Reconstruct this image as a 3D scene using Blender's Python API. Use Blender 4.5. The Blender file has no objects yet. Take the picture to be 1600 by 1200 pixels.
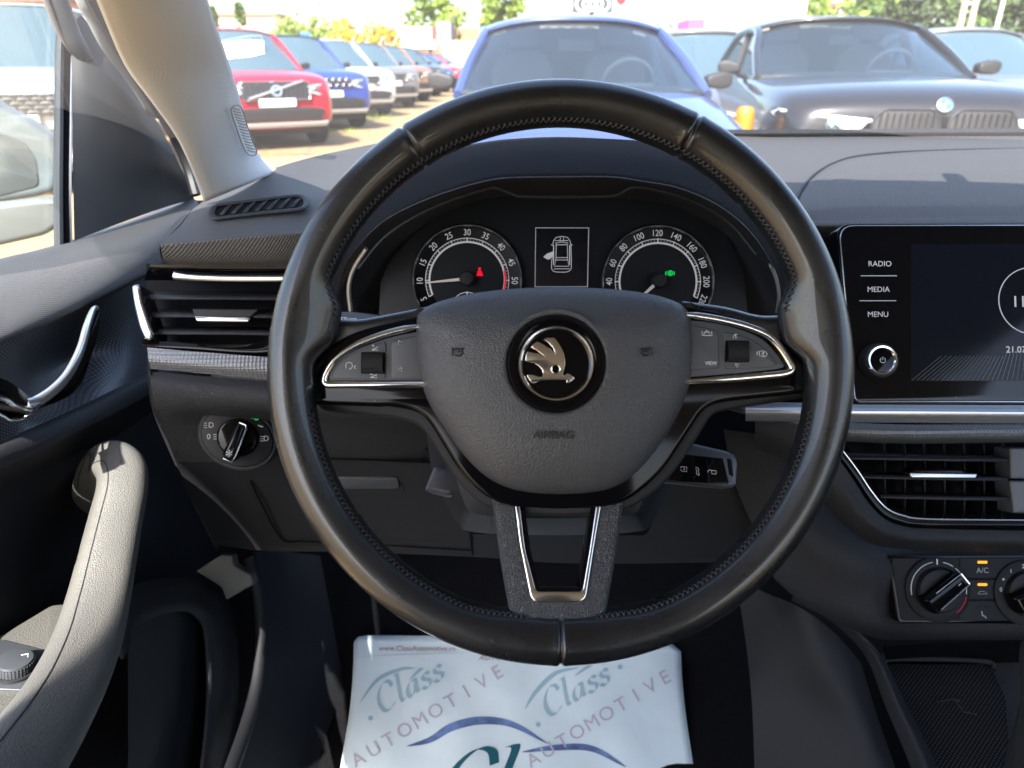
import bpy, bmesh, math, random
from math import sin, cos, pi, radians, atan2, exp, sqrt
from mathutils import Vector, Matrix
from mathutils.geometry import tessellate_polygon
random.seed(7)
scene = bpy.context.scene
COL = scene.collection
# ------------------------------------------------------------------ camera
F = 1110.0; TH = radians(24.46)
EYE = Vector((0, 0, 1.2))
FW = Vector((0, cos(TH), -sin(TH))); UP = Vector((0, sin(TH), cos(TH))); RT = Vector((1, 0, 0))
cd = bpy.data.cameras.new('camera'); cam = bpy.data.objects.new('camera', cd); COL.objects.link(cam)
cam.location = EYE; cam.rotation_euler = (radians(90) - TH, 0, 0)
cd.sensor_width = 36; cd.lens = F / 1600 * 36; cd.clip_start = 0.02; cd.clip_end = 3000
cd.dof.use_dof = True; cd.dof.focus_distance = 0.56; cd.dof.aperture_fstop = 8.5
scene.camera = cam
# ------------------------------------------------------------------ light
SUN = Vector((-0.297, -0.88, 1.0)).normalized()          # direction towards the sun
w = bpy.data.worlds.new("World"); scene.world = w; w.use_nodes = True
nt = w.node_tree; bgn = nt.nodes['Background']
sky = nt.nodes.new('ShaderNodeTexSky'); sky.sky_type = 'NISHITA'; sky.sun_disc = False
sky.sun_elevation = math.asin(SUN.z); sky.sun_rotation = atan2(SUN.x, SUN.y)
sky.air_density = 1.0; sky.dust_density = 3.0; sky.ozone_density = 1.0; sky.altitude = 100
nt.links.new(sky.outputs[0], bgn.inputs[0]); bgn.inputs[1].default_value = 0.15
sl = bpy.data.lights.new('sun', 'SUN'); sl.energy = 4.2; sl.angle = radians(0.6); sl.color = (1, .95, .88)
so = bpy.data.objects.new('sun', sl); COL.objects.link(so)
so.rotation_euler = SUN.to_track_quat('Z', 'Y').to_euler()
scene.view_settings.view_transform = 'Standard'; scene.view_settings.look = 'None'
scene.view_settings.exposure = 2.3; scene.view_settings.gamma = 1
try:
    scene.cycles.max_bounces = 8; scene.cycles.transparent_max_bounces = 16; scene.cycles.sample_clamp_indirect = 6
    scene.cycles.caustics_reflective = False; scene.cycles.caustics_refractive = False
except Exception: pass
# ------------------------------------------------------------------ photo geometry helpers
def ray(px, py): return FW + RT * ((px - 800) / F) + UP * ((600 - py) / F)
def D(px, py, d): return EYE + ray(px, py) * d
def QY(px, py, Y): r = ray(px, py); return EYE + r * (Y / r.y)
def QX(px, py, X): r = ray(px, py); return EYE + r * (X / r.x)
def QZ(px, py, Z): r = ray(px, py); return EYE + r * ((Z - 1.2) / r.z)
class Pl:
    """a working plane: px,py land on it along the eye rays; u,v,h are metres on it"""
    def __init__(s, o, n, x=RT):
        s.o = o.copy(); s.n = n.normalized(); s.x = (x - s.n * x.dot(s.n)).normalized(); s.y = s.n.cross(s.x)
    def at(s, px, py, h=0):
        r = ray(px, py); o = s.o + s.n * h
        return EYE + r * ((o - EYE).dot(s.n) / r.dot(s.n))
    def uv(s, px, py, h=0):
        p = s.at(px, py, h) - s.o; return (p.dot(s.x), p.dot(s.y))
    def P(s, u, v, h=0): return s.o + s.x * u + s.y * v + s.n * h
    def k(s): return (s.o - EYE).dot(FW) / F                # metres per photo pixel here
def Pl3(a, b, c):
    n = (b - a).cross(c - a).normalized()
    if n.dot(EYE - a) < 0: n = -n
    return Pl(a, n)
def cat(pts, n=6, closed=False):
    """Catmull-Rom through tuples or Vectors"""
    N = len(pts); out = []; P = [Vector(p) for p in pts]
    R = range(N) if closed else range(N - 1)
    for i in R:
        if closed: a, b, c, d = P[(i-1) % N], P[i], P[(i+1) % N], P[(i+2) % N]
        else:
            b, c = P[i], P[i+1]; a = P[i-1] if i else b * 2 - c; d = P[i+2] if i + 2 < N else c * 2 - b
        for k in range(n):
            t = k / n
            out.append(0.5 * ((2*b) + (c-a)*t + (2*a-5*b+4*c-d)*t*t + (3*b-a-3*c+d)*t*t*t))
    if not closed: out.append(P[-1])
    return out
def rnd(pts, r, n=5):
    """round the corners of a closed 2D polygon"""
    out = []; N = len(pts)
    for i in range(N):
        p = Vector(pts[i][:2]); a = Vector(pts[i-1][:2]); b = Vector(pts[(i+1) % N][:2])
        rr = pts[i][2] if len(pts[i]) > 2 else r
        if rr <= 0: out.append(p); continue
        da = (a - p); db = (b - p)
        ra = min(rr, da.length * .45); rb = min(rr, db.length * .45)
        A = p + da.normalized() * ra; B = p + db.normalized() * rb
        for k in range(n + 1):
            t = k / n; out.append(A * (1-t)**2 + p * 2*t*(1-t) + B * t*t)
    return out
# ------------------------------------------------------------------ mesh builder
def tag(o, label=None, cat_=None, group=None, kind=None):
    if label: o['label'] = label
    if cat_: o['category'] = cat_
    if group: o['group'] = group
    if kind: o['kind'] = kind
    return o
class MB:
    def __init__(s): s.v = []; s.f = []
    def grid(s, rows, cu=False, cv=False, flip=False):
        nr = len(rows); nc = len(rows[0]); b = len(s.v)
        for r in rows: s.v += [Vector(p) for p in r]
        for i in range(nr if cv else nr - 1):
            for j in range(nc if cu else nc - 1):
                i2 = (i + 1) % nr; j2 = (j + 1) % nc
                q = [b + i*nc + j, b + i*nc + j2, b + i2*nc + j2, b + i2*nc + j]
                s.f.append(q[::-1] if flip else q)
        return s
    def poly(s, pts):
        b = len(s.v); s.v += [Vector(p) for p in pts]; s.f.append(list(range(b, b + len(pts)))); return s
    def surf(s, rows, n=5, m=5, flip=False):
        R = [cat(r, n) for r in rows]
        C = [cat([R[i][j] for i in range(len(R))], m) for j in range(len(R[0]))]
        return s.grid([[C[j][i] for j in range(len(C))] for i in range(len(C[0]))], flip=flip)
    def prism(s, pl, pts, h0, h1, bev=0.0006, uv=False, steps=3, backcap=False):
        p = [Vector(q[:2]) for q in pts] if uv else [Vector(pl.uv(q[0], q[1], h1)) for q in pts]
        A = sum(p[i].x * p[(i+1) % len(p)].y - p[(i+1) % len(p)].x * p[i].y for i in range(len(p)))
        if A < 0: p.reverse()
        N = len(p); nm = []
        for i in range(N):
            a = (p[i] - p[i-1]); b = (p[(i+1) % N] - p[i])
            a = a.normalized() if a.length > 1e-9 else Vector((1, 0)); b = b.normalized() if b.length > 1e-9 else a
            m = Vector((-a.y - b.y, a.x + b.x)); d = m.length
            m = m / d if d > 1e-6 else Vector((-a.y, a.x))
            c = max(.5, abs(m.dot(Vector((-a.y, a.x))))); nm.append(m / c)
        rings = [[pl.P(q.x, q.y, h0) for q in p]]
        for k in range(steps + 1):
            t = k / steps * pi / 2; ins = bev * (1 - cos(t)); h = h1 - bev * (1 - sin(t))
            rings.append([pl.P(q.x + n_.x * ins, q.y + n_.y * ins, h) for q, n_ in zip(p, nm)])
        s.grid(rings, cu=True); s.poly(rings[-1])
        if backcap: s.poly(rings[0][::-1])
        return s
    def tube(s, path, r, closed=False, k=8, flat=None, nrm=None, cap=True):
        """r radius or list; flat=(ra, rb) with nrm the axis of rb"""
        P = [Vector(p) for p in path]; N = len(P); rings = []
        ref = nrm or Vector((0, 0, 1)); prev = None
        for i in range(N):
            if closed: t = P[(i+1) % N] - P[i-1]
            else: t = P[min(i+1, N-1)] - P[max(i-1, 0)]
            t = t.normalized() if t.length > 1e-9 else Vector((1, 0, 0))
            if nrm is not None: e = nrm
            elif prev is None: e = ref if abs(t.dot(ref)) < .9 else Vector((1, 0, 0))
            else: e = prev
            b = (e - t * e.dot(t)).normalized(); a = t.cross(b); prev = b
            rr = r[i] if isinstance(r, (list, tuple)) else r
            fa, fb = flat if flat else (1, 1)
            rings.append([P[i] + a * (rr*fa*cos(2*pi*j/k)) + b * (rr*fb*sin(2*pi*j/k)) for j in range(k)])
        s.grid(rings, cu=True, cv=closed)
        if not closed and cap: s.poly(rings[0]); s.poly(rings[-1][::-1])
        return s
    def box(s, c, sx, sy, sz, M=None):
        b = len(s.v); c = Vector(c)
        for x in (-1, 1):
            for y in (-1, 1):
                for z in (-1, 1):
                    q = Vector((x*sx/2, y*sy/2, z*sz/2)); s.v.append(c + (M @ q if M else q))
        for q in ((0,1,3,2),(4,6,7,5),(0,4,5,1),(2,3,7,6),(0,2,6,4),(1,5,7,3)): s.f.append([b+i for i in q])
        return s
    def disc(s, pl, u, v, r, h0, h1, bev=.0004, n=40, sy=1):
        return s.prism(pl, [(u + r*cos(2*pi*i/n), v + r*sy*sin(2*pi*i/n)) for i in range(n)], h0, h1, bev, uv=True)
    def lathe(s, pl, u, v, prof, n=48, a0=0, a1=2*pi):
        full = a1 - a0 > 6.28
        s.grid([[pl.P(u + r*cos(a0+(a1-a0)*i/n), v + r*sin(a0+(a1-a0)*i/n), h) for i in range(n if full else n+1)] for r, h in prof], cu=full)
        return s
    def text(s, pl, px, py, txt, hpx, h=.0002, rot=0, bold=0.0, shear=0, sx=1, align='C', tr=None):
        vs, fs, (x0, x1, y0, y1) = glyphs(txt, bold, shear)
        k = pl.k() * hpx; u0, v0 = pl.uv(px, py, h) if tr is None else (0, 0); b = len(s.v)
        cx = {'C': (x0+x1)/2, 'L': x0, 'R': x1}[align]
        for x, y in vs:
            X = (x - cx) * k * sx; Y = (y - .5) * k
            if tr is None: s.v.append(pl.P(u0 + X*cos(rot) - Y*sin(rot), v0 + X*sin(rot) + Y*cos(rot), h))
            else: s.v.append(tr(X, Y))
        s.f += [[b + i for i in f] for f in fs]
        return s
    def build(s, name, mat, parent=None, smooth=True, sub=0, solid=0, angle=40, flipn=True):
        F_ = []
        for f in s.f:
            if len(f) > 4:
                for t in tessellate_polygon([[s.v[i] for i in f]]): F_.append([f[k] for k in t])
            else: F_.append(f)
        me = bpy.data.meshes.new(name); me.from_pydata([tuple(v) for v in s.v], [], F_); me.validate()
        bm = bmesh.new(); bm.from_mesh(me)
        bmesh.ops.remove_doubles(bm, verts=bm.verts, dist=1e-6)
        big = [f for f in bm.faces if len(f.verts) > 4]
        if big: bmesh.ops.triangulate(bm, faces=big, ngon_method='EAR_CLIP')
        if flipn: bmesh.ops.recalc_face_normals(bm, faces=bm.faces)
        if smooth:
            for f in bm.faces: f.smooth = True
            ca = radians(angle)
            for e in bm.edges:
                if len(e.link_faces) == 2 and e.calc_face_angle(0) > ca: e.smooth = False
        bm.to_mesh(me); bm.free()
        o = bpy.data.objects.new(name, me); COL.objects.link(o)
        me.materials.append(mat)
        if parent: o.parent = parent
        if solid:
            m = o.modifiers.new('solid', 'SOLIDIFY'); m.thickness = solid; m.offset = 0
        if sub:
            m = o.modifiers.new('sub', 'SUBSURF'); m.levels = sub; m.render_levels = sub
        return o
_g = {}
def glyphs(txt, bold, shear):
    key = (txt, bold, shear)
    if key in _g: return _g[key]
    def raw(t):
        cu = bpy.data.curves.new('glyph', 'FONT'); cu.body = t; cu.size = 1; cu.offset = bold; cu.shear = shear; cu.resolution_u = 4
        ob = bpy.data.objects.new('glyph', cu); COL.objects.link(ob)
        dg = bpy.context.evaluated_depsgraph_get(); me = ob.evaluated_get(dg).to_mesh()
        vs = [(v.co.x, v.co.y) for v in me.vertices]; fs = [tuple(p.vertices) for p in me.polygons]
        ob.evaluated_get(dg).to_mesh_clear(); bpy.data.objects.remove(ob); bpy.data.curves.remove(cu)
        return vs, fs
    vs, fs = raw(txt); hv, _ = raw('H'); y0 = min(v[1] for v in hv); y1 = max(v[1] for v in hv); c = 1/(y1-y0)
    vs = [((x)*c, (y-y0)*c) for x, y in vs]
    bb = (min(v[0] for v in vs), max(v[0] for v in vs), 0, 1)
    _g[key] = (vs, fs, bb); return _g[key]
def empty(name, loc=(0, 0, 0)):
    o = bpy.data.objects.new(name, None); COL.objects.link(o); o.empty_display_size = .05; return o
# ------------------------------------------------------------------ materials
def mk(name, col, rough=.5, metal=0., bump=None, var=0., varscale=60, spec=.5, coat=0., emit=None, es=1., rvar=0., rscale=30, sheen=0, dust_or_haze=0):
    m = bpy.data.materials.new(name); m.use_nodes = True; nt = m.node_tree; N = nt.nodes; L = nt.links
    b = N['Principled BSDF']; col4 = tuple(col) + (1,)
    b.inputs['Base Color'].default_value = col4; b.inputs['Roughness'].default_value = rough
    b.inputs['Metallic'].default_value = metal; b.inputs['Specular IOR Level'].default_value = spec
    b.inputs['Coat Weight'].default_value = coat; b.inputs['Coat Roughness'].default_value = .04
    if sheen: b.inputs['Sheen Weight'].default_value = sheen
    if emit: b.inputs['Emission Color'].default_value = tuple(emit) + (1,); b.inputs['Emission Strength'].default_value = es
    tc = N.new('ShaderNodeTexCoord'); P = tc.outputs['Object']
    def noise(sc, det=4):
        n = N.new('ShaderNodeTexNoise'); n.inputs['Scale'].default_value = sc; n.inputs['Detail'].default_value = det; L.new(P, n.inputs['Vector']); return n.outputs['Fac']
    if var:
        mr = N.new('ShaderNodeMapRange'); mr.inputs[1].default_value = .3; mr.inputs[2].default_value = .7; mr.inputs[3].default_value = 1-var; mr.inputs[4].default_value = 1+var
        L.new(noise(varscale), mr.inputs[0]); mx = N.new('ShaderNodeVectorMath'); mx.operation = 'SCALE'
        mx.inputs[0].default_value = tuple(col); L.new(mr.outputs[0], mx.inputs['Scale']); L.new(mx.outputs[0], b.inputs['Base Color'])
    if dust_or_haze:
        v = N.new('ShaderNodeTexVoronoi'); v.inputs['Scale'].default_value = dust_or_haze; L.new(P, v.inputs['Vector'])
        sp = N.new('ShaderNodeSeparateColor'); L.new(v.outputs['Color'], sp.inputs[0])
        sz = N.new('ShaderNodeMath'); sz.operation = 'MULTIPLY_ADD'; L.new(sp.outputs[0], sz.inputs[0]); sz.inputs[1].default_value = .16; sz.inputs[2].default_value = -.09
        lt = N.new('ShaderNodeMath'); lt.operation = 'LESS_THAN'; L.new(v.outputs['Distance'], lt.inputs[0]); L.new(sz.outputs[0], lt.inputs[1])
        md = N.new('ShaderNodeMix'); md.data_type = 'RGBA'; L.new(lt.outputs[0], md.inputs[0]); md.inputs[6].default_value = col4; md.inputs[7].default_value = (.13, .13, .13, 1)
        L.new(md.outputs[2], b.inputs['Base Color'])
    if rvar:
        mr = N.new('ShaderNodeMapRange'); mr.inputs[1].default_value = .3; mr.inputs[2].default_value = .7; mr.inputs[3].default_value = max(.03, rough-rvar); mr.inputs[4].default_value = min(1, rough+rvar)
        L.new(noise(rscale), mr.inputs[0]); L.new(mr.outputs[0], b.inputs['Roughness'])
    if bump:
        kind, sc, st = bump[:3]; dist = bump[3] if len(bump) > 3 else .001
        bp = N.new('ShaderNodeBump'); bp.inputs['Strength'].default_value = st; bp.inputs['Distance'].default_value = dist
        if kind == 'grain':
            v = N.new('ShaderNodeTexVoronoi'); v.feature = 'DISTANCE_TO_EDGE'; v.inputs['Scale'].default_value = sc
            nz = N.new('ShaderNodeTexNoise'); nz.inputs['Scale'].default_value = sc * .35; L.new(P, nz.inputs['Vector'])
            ad = N.new('ShaderNodeVectorMath'); ad.operation = 'MULTIPLY_ADD'; L.new(nz.outputs['Color'], ad.inputs[0]); ad.inputs[1].default_value = (.9/sc,)*3; L.new(P, ad.inputs[2])
            L.new(ad.outputs[0], v.inputs['Vector'])
            mr = N.new('ShaderNodeMapRange'); mr.inputs[2].default_value = .3; mr.interpolation_type = 'SMOOTHSTEP'; L.new(v.outputs[0], mr.inputs[0]); L.new(mr.outputs[0], bp.inputs['Height'])
        elif kind == 'noise': L.new(noise(sc, 3), bp.inputs['Height'])
        elif kind in ('weave', 'ribs', 'dots'):
            ax = bump[4] if len(bump) > 4 else ((1, 0, 1), (1, 0, -1))
            hs = []
            for a in ax:
                dt = N.new('ShaderNodeVectorMath'); dt.operation = 'DOT_PRODUCT'; L.new(P, dt.inputs[0]); dt.inputs[1].default_value = tuple(c * sc for c in a)
                sn = N.new('ShaderNodeMath'); sn.operation = 'SINE'; L.new(dt.outputs['Value'], sn.inputs[0]); hs.append(sn.outputs[0])
            h = hs[0]
            if len(hs) > 1:
                mm = N.new('ShaderNodeMath'); mm.operation = 'MULTIPLY'; L.new(hs[0], mm.inputs[0]); L.new(hs[1], mm.inputs[1]); h = mm.outputs[0]
            if kind == 'dots':
                mr = N.new('ShaderNodeMapRange'); mr.inputs[1].default_value = .35; mr.inputs[2].default_value = .8; L.new(h, mr.inputs[0]); h = mr.outputs[0]
                mixc = N.new('ShaderNodeMix'); mixc.data_type = 'RGBA'; L.new(h, mixc.inputs[0]); mixc.inputs[6].default_value = col4; mixc.inputs[7].default_value = tuple(bump[5]) + (1,)
                L.new(mixc.outputs[2], b.inputs['Base Color'])
            L.new(h, bp.inputs['Height'])
        L.new(bp.outputs[0], b.inputs['Normal'])
    return m
def glassmat(name, tint=(.9, .95, .93), refl=.08, dust_or_haze=0., dcol=(.9, .85, .75), rough=0.0):
    m = bpy.data.materials.new(name); m.use_nodes = True; nt = m.node_tree; N = nt.nodes; L = nt.links
    N.remove(N['Principled BSDF']); out = N['Material Output']
    tr = N.new('ShaderNodeBsdfTransparent'); tr.inputs[0].default_value = tuple(tint) + (1,)
    gl = N.new('ShaderNodeBsdfGlossy'); gl.inputs['Roughness'].default_value = rough
    ge = N.new('ShaderNodeNewGeometry'); dt = N.new('ShaderNodeVectorMath'); dt.operation = 'DOT_PRODUCT'; L.new(ge.outputs['Normal'], dt.inputs[0]); L.new(ge.outputs['Incoming'], dt.inputs[1])
    def mth(op, a, b=None):
        q = N.new('ShaderNodeMath'); q.operation = op
        for i_, x in enumerate((a, b)):
            if x is None: continue
            if isinstance(x, (int, float)): q.inputs[i_].default_value = x
            else: L.new(x, q.inputs[i_])
        return q
    ab = mth('ABSOLUTE', dt.outputs['Value']); om = mth('SUBTRACT', 1.0, ab.outputs[0]); pw = mth('POWER', om.outputs[0], 5.0); sc_ = mth('MULTIPLY', pw.outputs[0], .9)
    mu = mth('ADD', sc_.outputs[0], refl); mu.use_clamp = True; mx = N.new('ShaderNodeMixShader'); L.new(mu.outputs[0], mx.inputs[0]); L.new(tr.outputs[0], mx.inputs[1]); L.new(gl.outputs[0], mx.inputs[2])
    last = mx
    if dust_or_haze:
        df = N.new('ShaderNodeBsdfDiffuse'); df.inputs[0].default_value = tuple(dcol) + (1,)
        tl = N.new('ShaderNodeBsdfTranslucent'); tl.inputs[0].default_value = tuple(dcol) + (1,)
        ml = N.new('ShaderNodeMixShader'); L.new(df.outputs[0], ml.inputs[1]); L.new(tl.outputs[0], ml.inputs[2])
        m2 = N.new('ShaderNodeMixShader'); m2.inputs[0].default_value = dust_or_haze
        L.new(mx.outputs[0], m2.inputs[1]); L.new(ml.outputs[0], m2.inputs[2]); last = m2
    L.new(last.outputs[0], out.inputs[0]); return m
M = {}
M['leather'] = mk('black_leather', (.011, .012, .014), .29, coat=.45, bump=('grain', 1300, .16, .0005), rvar=.07, rscale=26, var=.25, varscale=22)
M['pad'] = mk('grained_pad', (.051, .053, .059), .46, bump=('grain', 560, .38, .0007))
M['spoke_grain'] = mk('grained_spoke', (.045, .046, .05), .42, bump=('grain', 600, .7, .0009))
M['gloss'] = mk('gloss_black', (.003, .003, .004), .07, spec=.18, dust_or_haze=170)
M['satin'] = mk('satin_grey', (.045, .05, .058), .38, bump=('noise', 1500, .08, .0003))
M['panel'] = mk('button_grey', (.055, .06, .07), .42, bump=('noise', 1500, .08, .0003))
M['chrome'] = mk('chrome', (.85, .86, .87), .17, metal=1)
M['satinchrome'] = mk('satin_chrome', (.42, .43, .45), .26, metal=1)
M['dash'] = mk('dash_texture', (.062, .059, .058), .55, bump=('weave', 2300, .6, .0006, ((1, .35, 0), (.3, -1, .5))))
M['soft'] = mk('dash_soft', (.02, .021, .025), .5, spec=.32, bump=('grain', 700, .55, .0008))
M['dark'] = mk('dark_plastic', (.014, .015, .018), .5, spec=.3, bump=('grain', 1200, .35, .0005))
M['mid'] = mk('mid_plastic', (.014, .015, .018), .55, spec=.3, bump=('noise', 1400, .25, .0005), var=.06)
M['black'] = mk('matt_black', (.003, .003, .004), .7, spec=.1)
M['hood'] = mk('binnacle_plastic', (.026, .027, .031), .6, spec=.35, bump=('noise', 1600, .25, .0004))
M['brow'] = mk('shaded_dash', (.013,.0135,.016), .9, spec=.05, bump=('weave', 2300, .5, .0006, ((1, .35, 0), (.3, -1, .5))))  # dash texture copied darker, so the hood's shade is in its colour
M['lever'] = mk('lever_silver', (.75,.76,.78), .3, metal=.85)
M['strip'] = mk('pattern_strip', (.13,.14,.155), .4, metal=.3, bump=('weave', 900, .5, .0005, ((1, 0, 1.3), (1, 0, -1.3))))
M['silver'] = mk('silver_trim', (.5, .51, .54), .3, metal=.75)
M['fabric'] = mk('pillar_fabric', (.74, .75, .77), .85, bump=('weave', 3600, .2, .0004, ((1, .2, 0), (0, .3, 1))), sheen=.2)
M['pillarplastic'] = mk('pale_trim_plastic', (.42, .41, .38), .6)
M['print'] = mk('white_print', (.62, .64, .66), .5)
M['printdim'] = mk('grey_print', (.28, .3, .32), .5)
M['redprint'] = mk('red_print', (.5, .03, .04), .5)
M['face'] = mk('gauge_face', (.010, .012, .016), .45, spec=.2, dust_or_haze=260)
M['dial'] = mk('gauge_dial', (.004, .005, .007), .4, spec=.15)
M['lit'] = mk('lit_print', (.3, .3, .31), .5, emit=(.8, .8, .85), es=.06)
M['litred'] = mk('lit_red', (.6, 0, .02), .5, emit=(1, .0, .03), es=.16)
M['litgreen'] = mk('lit_green', (0, .4, .05), .5, emit=(.0, .8, .12), es=.12)
M['litamber'] = mk('lit_amber', (.8, .3, 0), .5, emit=(1, .32, .01), es=.3)
M['screen'] = mk('screen_glass', (.003, .004, .006), .09, spec=.3, dust_or_haze=150, rvar=.05, rscale=25)
M['sail'] = mk('sail_plastic', (.045,.046,.05), .6, bump=('noise', 1400, .2, .0004))
M['clim'] = mk('climate_plastic', (.010,.011,.013), .6, spec=.2)
M['display'] = mk('screen_display', (.004, .005, .009), .10, spec=.15, dust_or_haze=190, rvar=.04, rscale=25, emit=(.03, .04, .07), es=.015)
M['lcd'] = mk('small_display', (.008, .009, .014), .2)
M['fan'] = mk('screen_lines', (.05, .06, .07), .3, emit=(.35, .4, .45), es=.03)
M['doordots'] = mk('dotted_trim', (.028, .03, .036), .4, bump=('dots', 1500, .5, .0006, ((0, 1, 0), (0, 0, 1)), (.2, .21, .24)))
M['traymat'] = mk('rubber_mat', (.004, .004, .005), .7, spec=.1, bump=('dots', 1150, .6, .0006, ((1, 0, 0), (0, 1, .6)), (.05, .053, .06)))
M['sill'] = mk('door_sill_skin', (.075, .075, .08), .6, bump=('ribs', 2600, .6, .0007, ((.2, .9, .5), (0, -.5, 1))))
M['grab'] = mk('grab_handle_skin', (.10, .098, .09), .5, bump=('grain', 620, .4, .0007))
M['carpet'] = mk('carpet', (.005, .005, .006), .95, spec=.1, bump=('noise', 900, .8, .002), var=.3, varscale=200)
M['headliner'] = mk('headliner', (.17, .175, .19), .9)  # unseen lining, greyed down to deepen the shade inside the cabin
M['seal'] = mk('rubber_seal', (.02, .021, .024), .45)
M['paper'] = mk('mat_paper', (.60, .70, .73), .85, bump=('noise', 60, .3, .002), var=.05, varscale=16)
M['paperred'] = mk('print_pale_red', (.46, .42, .49), .8)
M['paperteal'] = mk('print_pale_teal', (.30, .45, .52), .8)
M['paperword'] = mk('print_brown_red', (.36, .2, .24), .8)
M['papertop'] = mk('print_top', (.42, .56, .62), .8)
M['paperblue'] = mk('print_blue', (.1, .16, .33), .8, var=.5, varscale=50)
M['papergreen'] = mk('print_dark_teal', (.004, .09, .12), .8)
M['windscreen'] = glassmat('windscreen_glass', (.80, .82, .82), .05, dust_or_haze=.065, dcol=(.8, .72, .66))  # dust film whose pale tint also paints the haze over the view
M['sideglass'] = glassmat('side_glass', (.9, .94, .93), .06, dust_or_haze=.04)
M['clear'] = glassmat('clear_pouch', (.93, .95, .95), .22, dust_or_haze=.12, dcol=(.95, .95, .95), rough=.1)
M['needle'] = mk('needle', (.4, .37, .37), .45, emit=(.9, .85, .85), es=.04)
# ================================================================== THE CAR WE SIT IN
def settle(root, loc):
    root.location = loc
    for c in list(root.children): c.location = -Vector(loc)
# ------------------------------------------------------------------ body shell
own = empty('car')
tag(own, 'cabin we sit in, with pale windscreen pillar and driver door at the left', 'car')
# pillar
Lf = [(318,314,.72),(301,269,.69),(275,212,.65),(235,155,.605),(194,98,.56),(152,0,.47),(110,-110,.40)]
Rt_ = [(434,268,.82),(407,247,.80),(391,219,.77),(372,150,.71),(352,88,.65),(322,0,.56),(292,-110,.48)]
rows = []
for a, b in zip(Lf, Rt_):
    A = QY(*a); B = QY(*b); r = []
    n = (A - EYE).cross(Vector((0, 0, 1)))
    for k in range(9):
        t = k / 8; p = A.lerp(B, t); bul = sin(pi * t) ** .7 * .022
        r.append(p + (EYE - p).normalized() * bul)
    rows.append(r)
mb = MB(); mb.surf(rows, 3, 6); pil = mb.build('windscreen_pillar', M['fabric'], own, solid=.003)
# foot of the pillar trim
ppl = Pl3(QY(369,134,.70), QY(391,219,.77), QY(340,200,.70)); ppl.o = ppl.o - ppl.n * .0
# speaker grille on pillar
go = [(362,168),(371,164),(378,170),(386,196),(397,224),(401,238),(396,243),(386,240),(377,222),(368,196),(362,178)]
gp = Pl3(QY(366,175,.715), QY(392,235,.775), QY(350,215,.735)); gp.o = gp.o + gp.n * .0125
mb = MB(); path = [gp.at(*q, .001) for q in cat(go, 3, True)]; mb.tube(path, .0006, closed=True, k=6)
for i in range(15):
    t = i / 14; y = 170 + 66*t; x0 = 364 + 24*t; x1 = 375 + 24*t
    mb.tube([gp.at(x0-1, y-1.5, .0008), gp.at((x0+x1)/2, y+.8, .0012), gp.at(x1, y+1.5, .0008)], .0007, k=6)
mb.build('tweeter_grille', M['pillarplastic'], pil)
# windscreen glass
wr = []
for (y, Y, w0) in ((262, .98, .62), (150, .86, .58), (50, .62, .55), (-60, .36, .5)):
    pass
wz = lambda s: Vector((0, 1.12 - .66*s, 1.085 + .35*s))
rows = []
for i in range(9):
    s = i / 8; r = []
    for j in range(17):
        x = -.62 + 1.72*j/16 ; c = (x - .24) / .86
        p = wz(s); r.append(Vector((.24 + c*(.86 - .12*s), p.y - .16*c*c, p.z - .02*c*c)))
    rows.append(r)
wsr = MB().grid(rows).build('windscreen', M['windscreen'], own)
# unseen roof and header, edges shaped to set where sun and shade fall
mb = MB()
mb.grid([[Vector((.24 + c*(.75), .34 + dy - .14*c*c, z - .02*c*c)) for c in [j/8-1 for j in range(17)]] for dy, z in ((.16,1.43),(.0,1.455),(-.4,1.475),(-1.5,1.47),(-1.7,1.44))])
mb.build('roof', M['headliner'], own, solid=.03)
mp_ = Pl(Vector((.40, .52, 1.33)), Vector((-.25, -1, -.1)))
mb = MB(); mb.prism(mp_, rnd([(-.13,-.035),(.13,-.035),(.14,.03),(-.14,.03)], .025), -.03, .0, .006, uv=True, backcap=True); mb.tube([Vector((.41,.54,1.35)), Vector((.41,.56,1.40))], .012, k=8); mb.build('rear_view_mirror', M['dark'], own)
# outer pillar sheet beyond the trim (what shades the dash)
# door frame edge: pale trim strip + seals between pillar and window
def strip(name, pts, r, mat, par, flat=None, X=None, k=8):
    P = [QX(p[0], p[1], p[2] if len(p) > 2 else X) for p in pts]
    return MB().tube(cat(P, 5), r, k=k).build(name, mat, par)
strip('door_seal', [(112,-70,-.43),(143,0,-.43),(178,58,-.43),(222,128,-.43),(268,205,-.43),(292,258,-.425),(306,305,-.415)], .0068, M['seal'], own)
mb = MB(); rr = []
for a, b in (((90,-60),(140,-60)),((118,0),(140,0)),((135,30),(158,32)),((160,78),(190,82)),((200,128),(224,136)),((232,178),(256,190))):
    rr.append([QX(*a, -.447), QX((a[0]+b[0])/2, (a[1]+b[1])/2, -.44), QX(*b, -.436)])
mb.surf(rr, 2, 4).build('frame_trim', mk('frame_paint', (.3,.31,.31), .45), own, solid=.003)
# driver seat behind the camera position (shades and mirrors in the glossy parts)
# footwell: floor, firewall, kick panel, sides
mb = MB()
mb.grid([[Vector((x, y, z)) for x in (-.5, -.1, .3, .45)] for y, z in ((-.6, .34), (.45, .34), (.78, .38), (.98, .52), (1.12, .75), (1.14, 1.0))])
mb.build('floor_carpet', M['carpet'], own)
mb = MB(); mb.box((.3, 1.17, .66), 1.75, .03, .62); mb.box((1.12, .3, .6), .05, 1.8, .75); mb.box((.3,-.72,.5),1.6,.04,.5); mb.box((.3,.2,.24),1.7,1.9,.08)
mb.build('bulkhead', M['black'], own)
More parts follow.
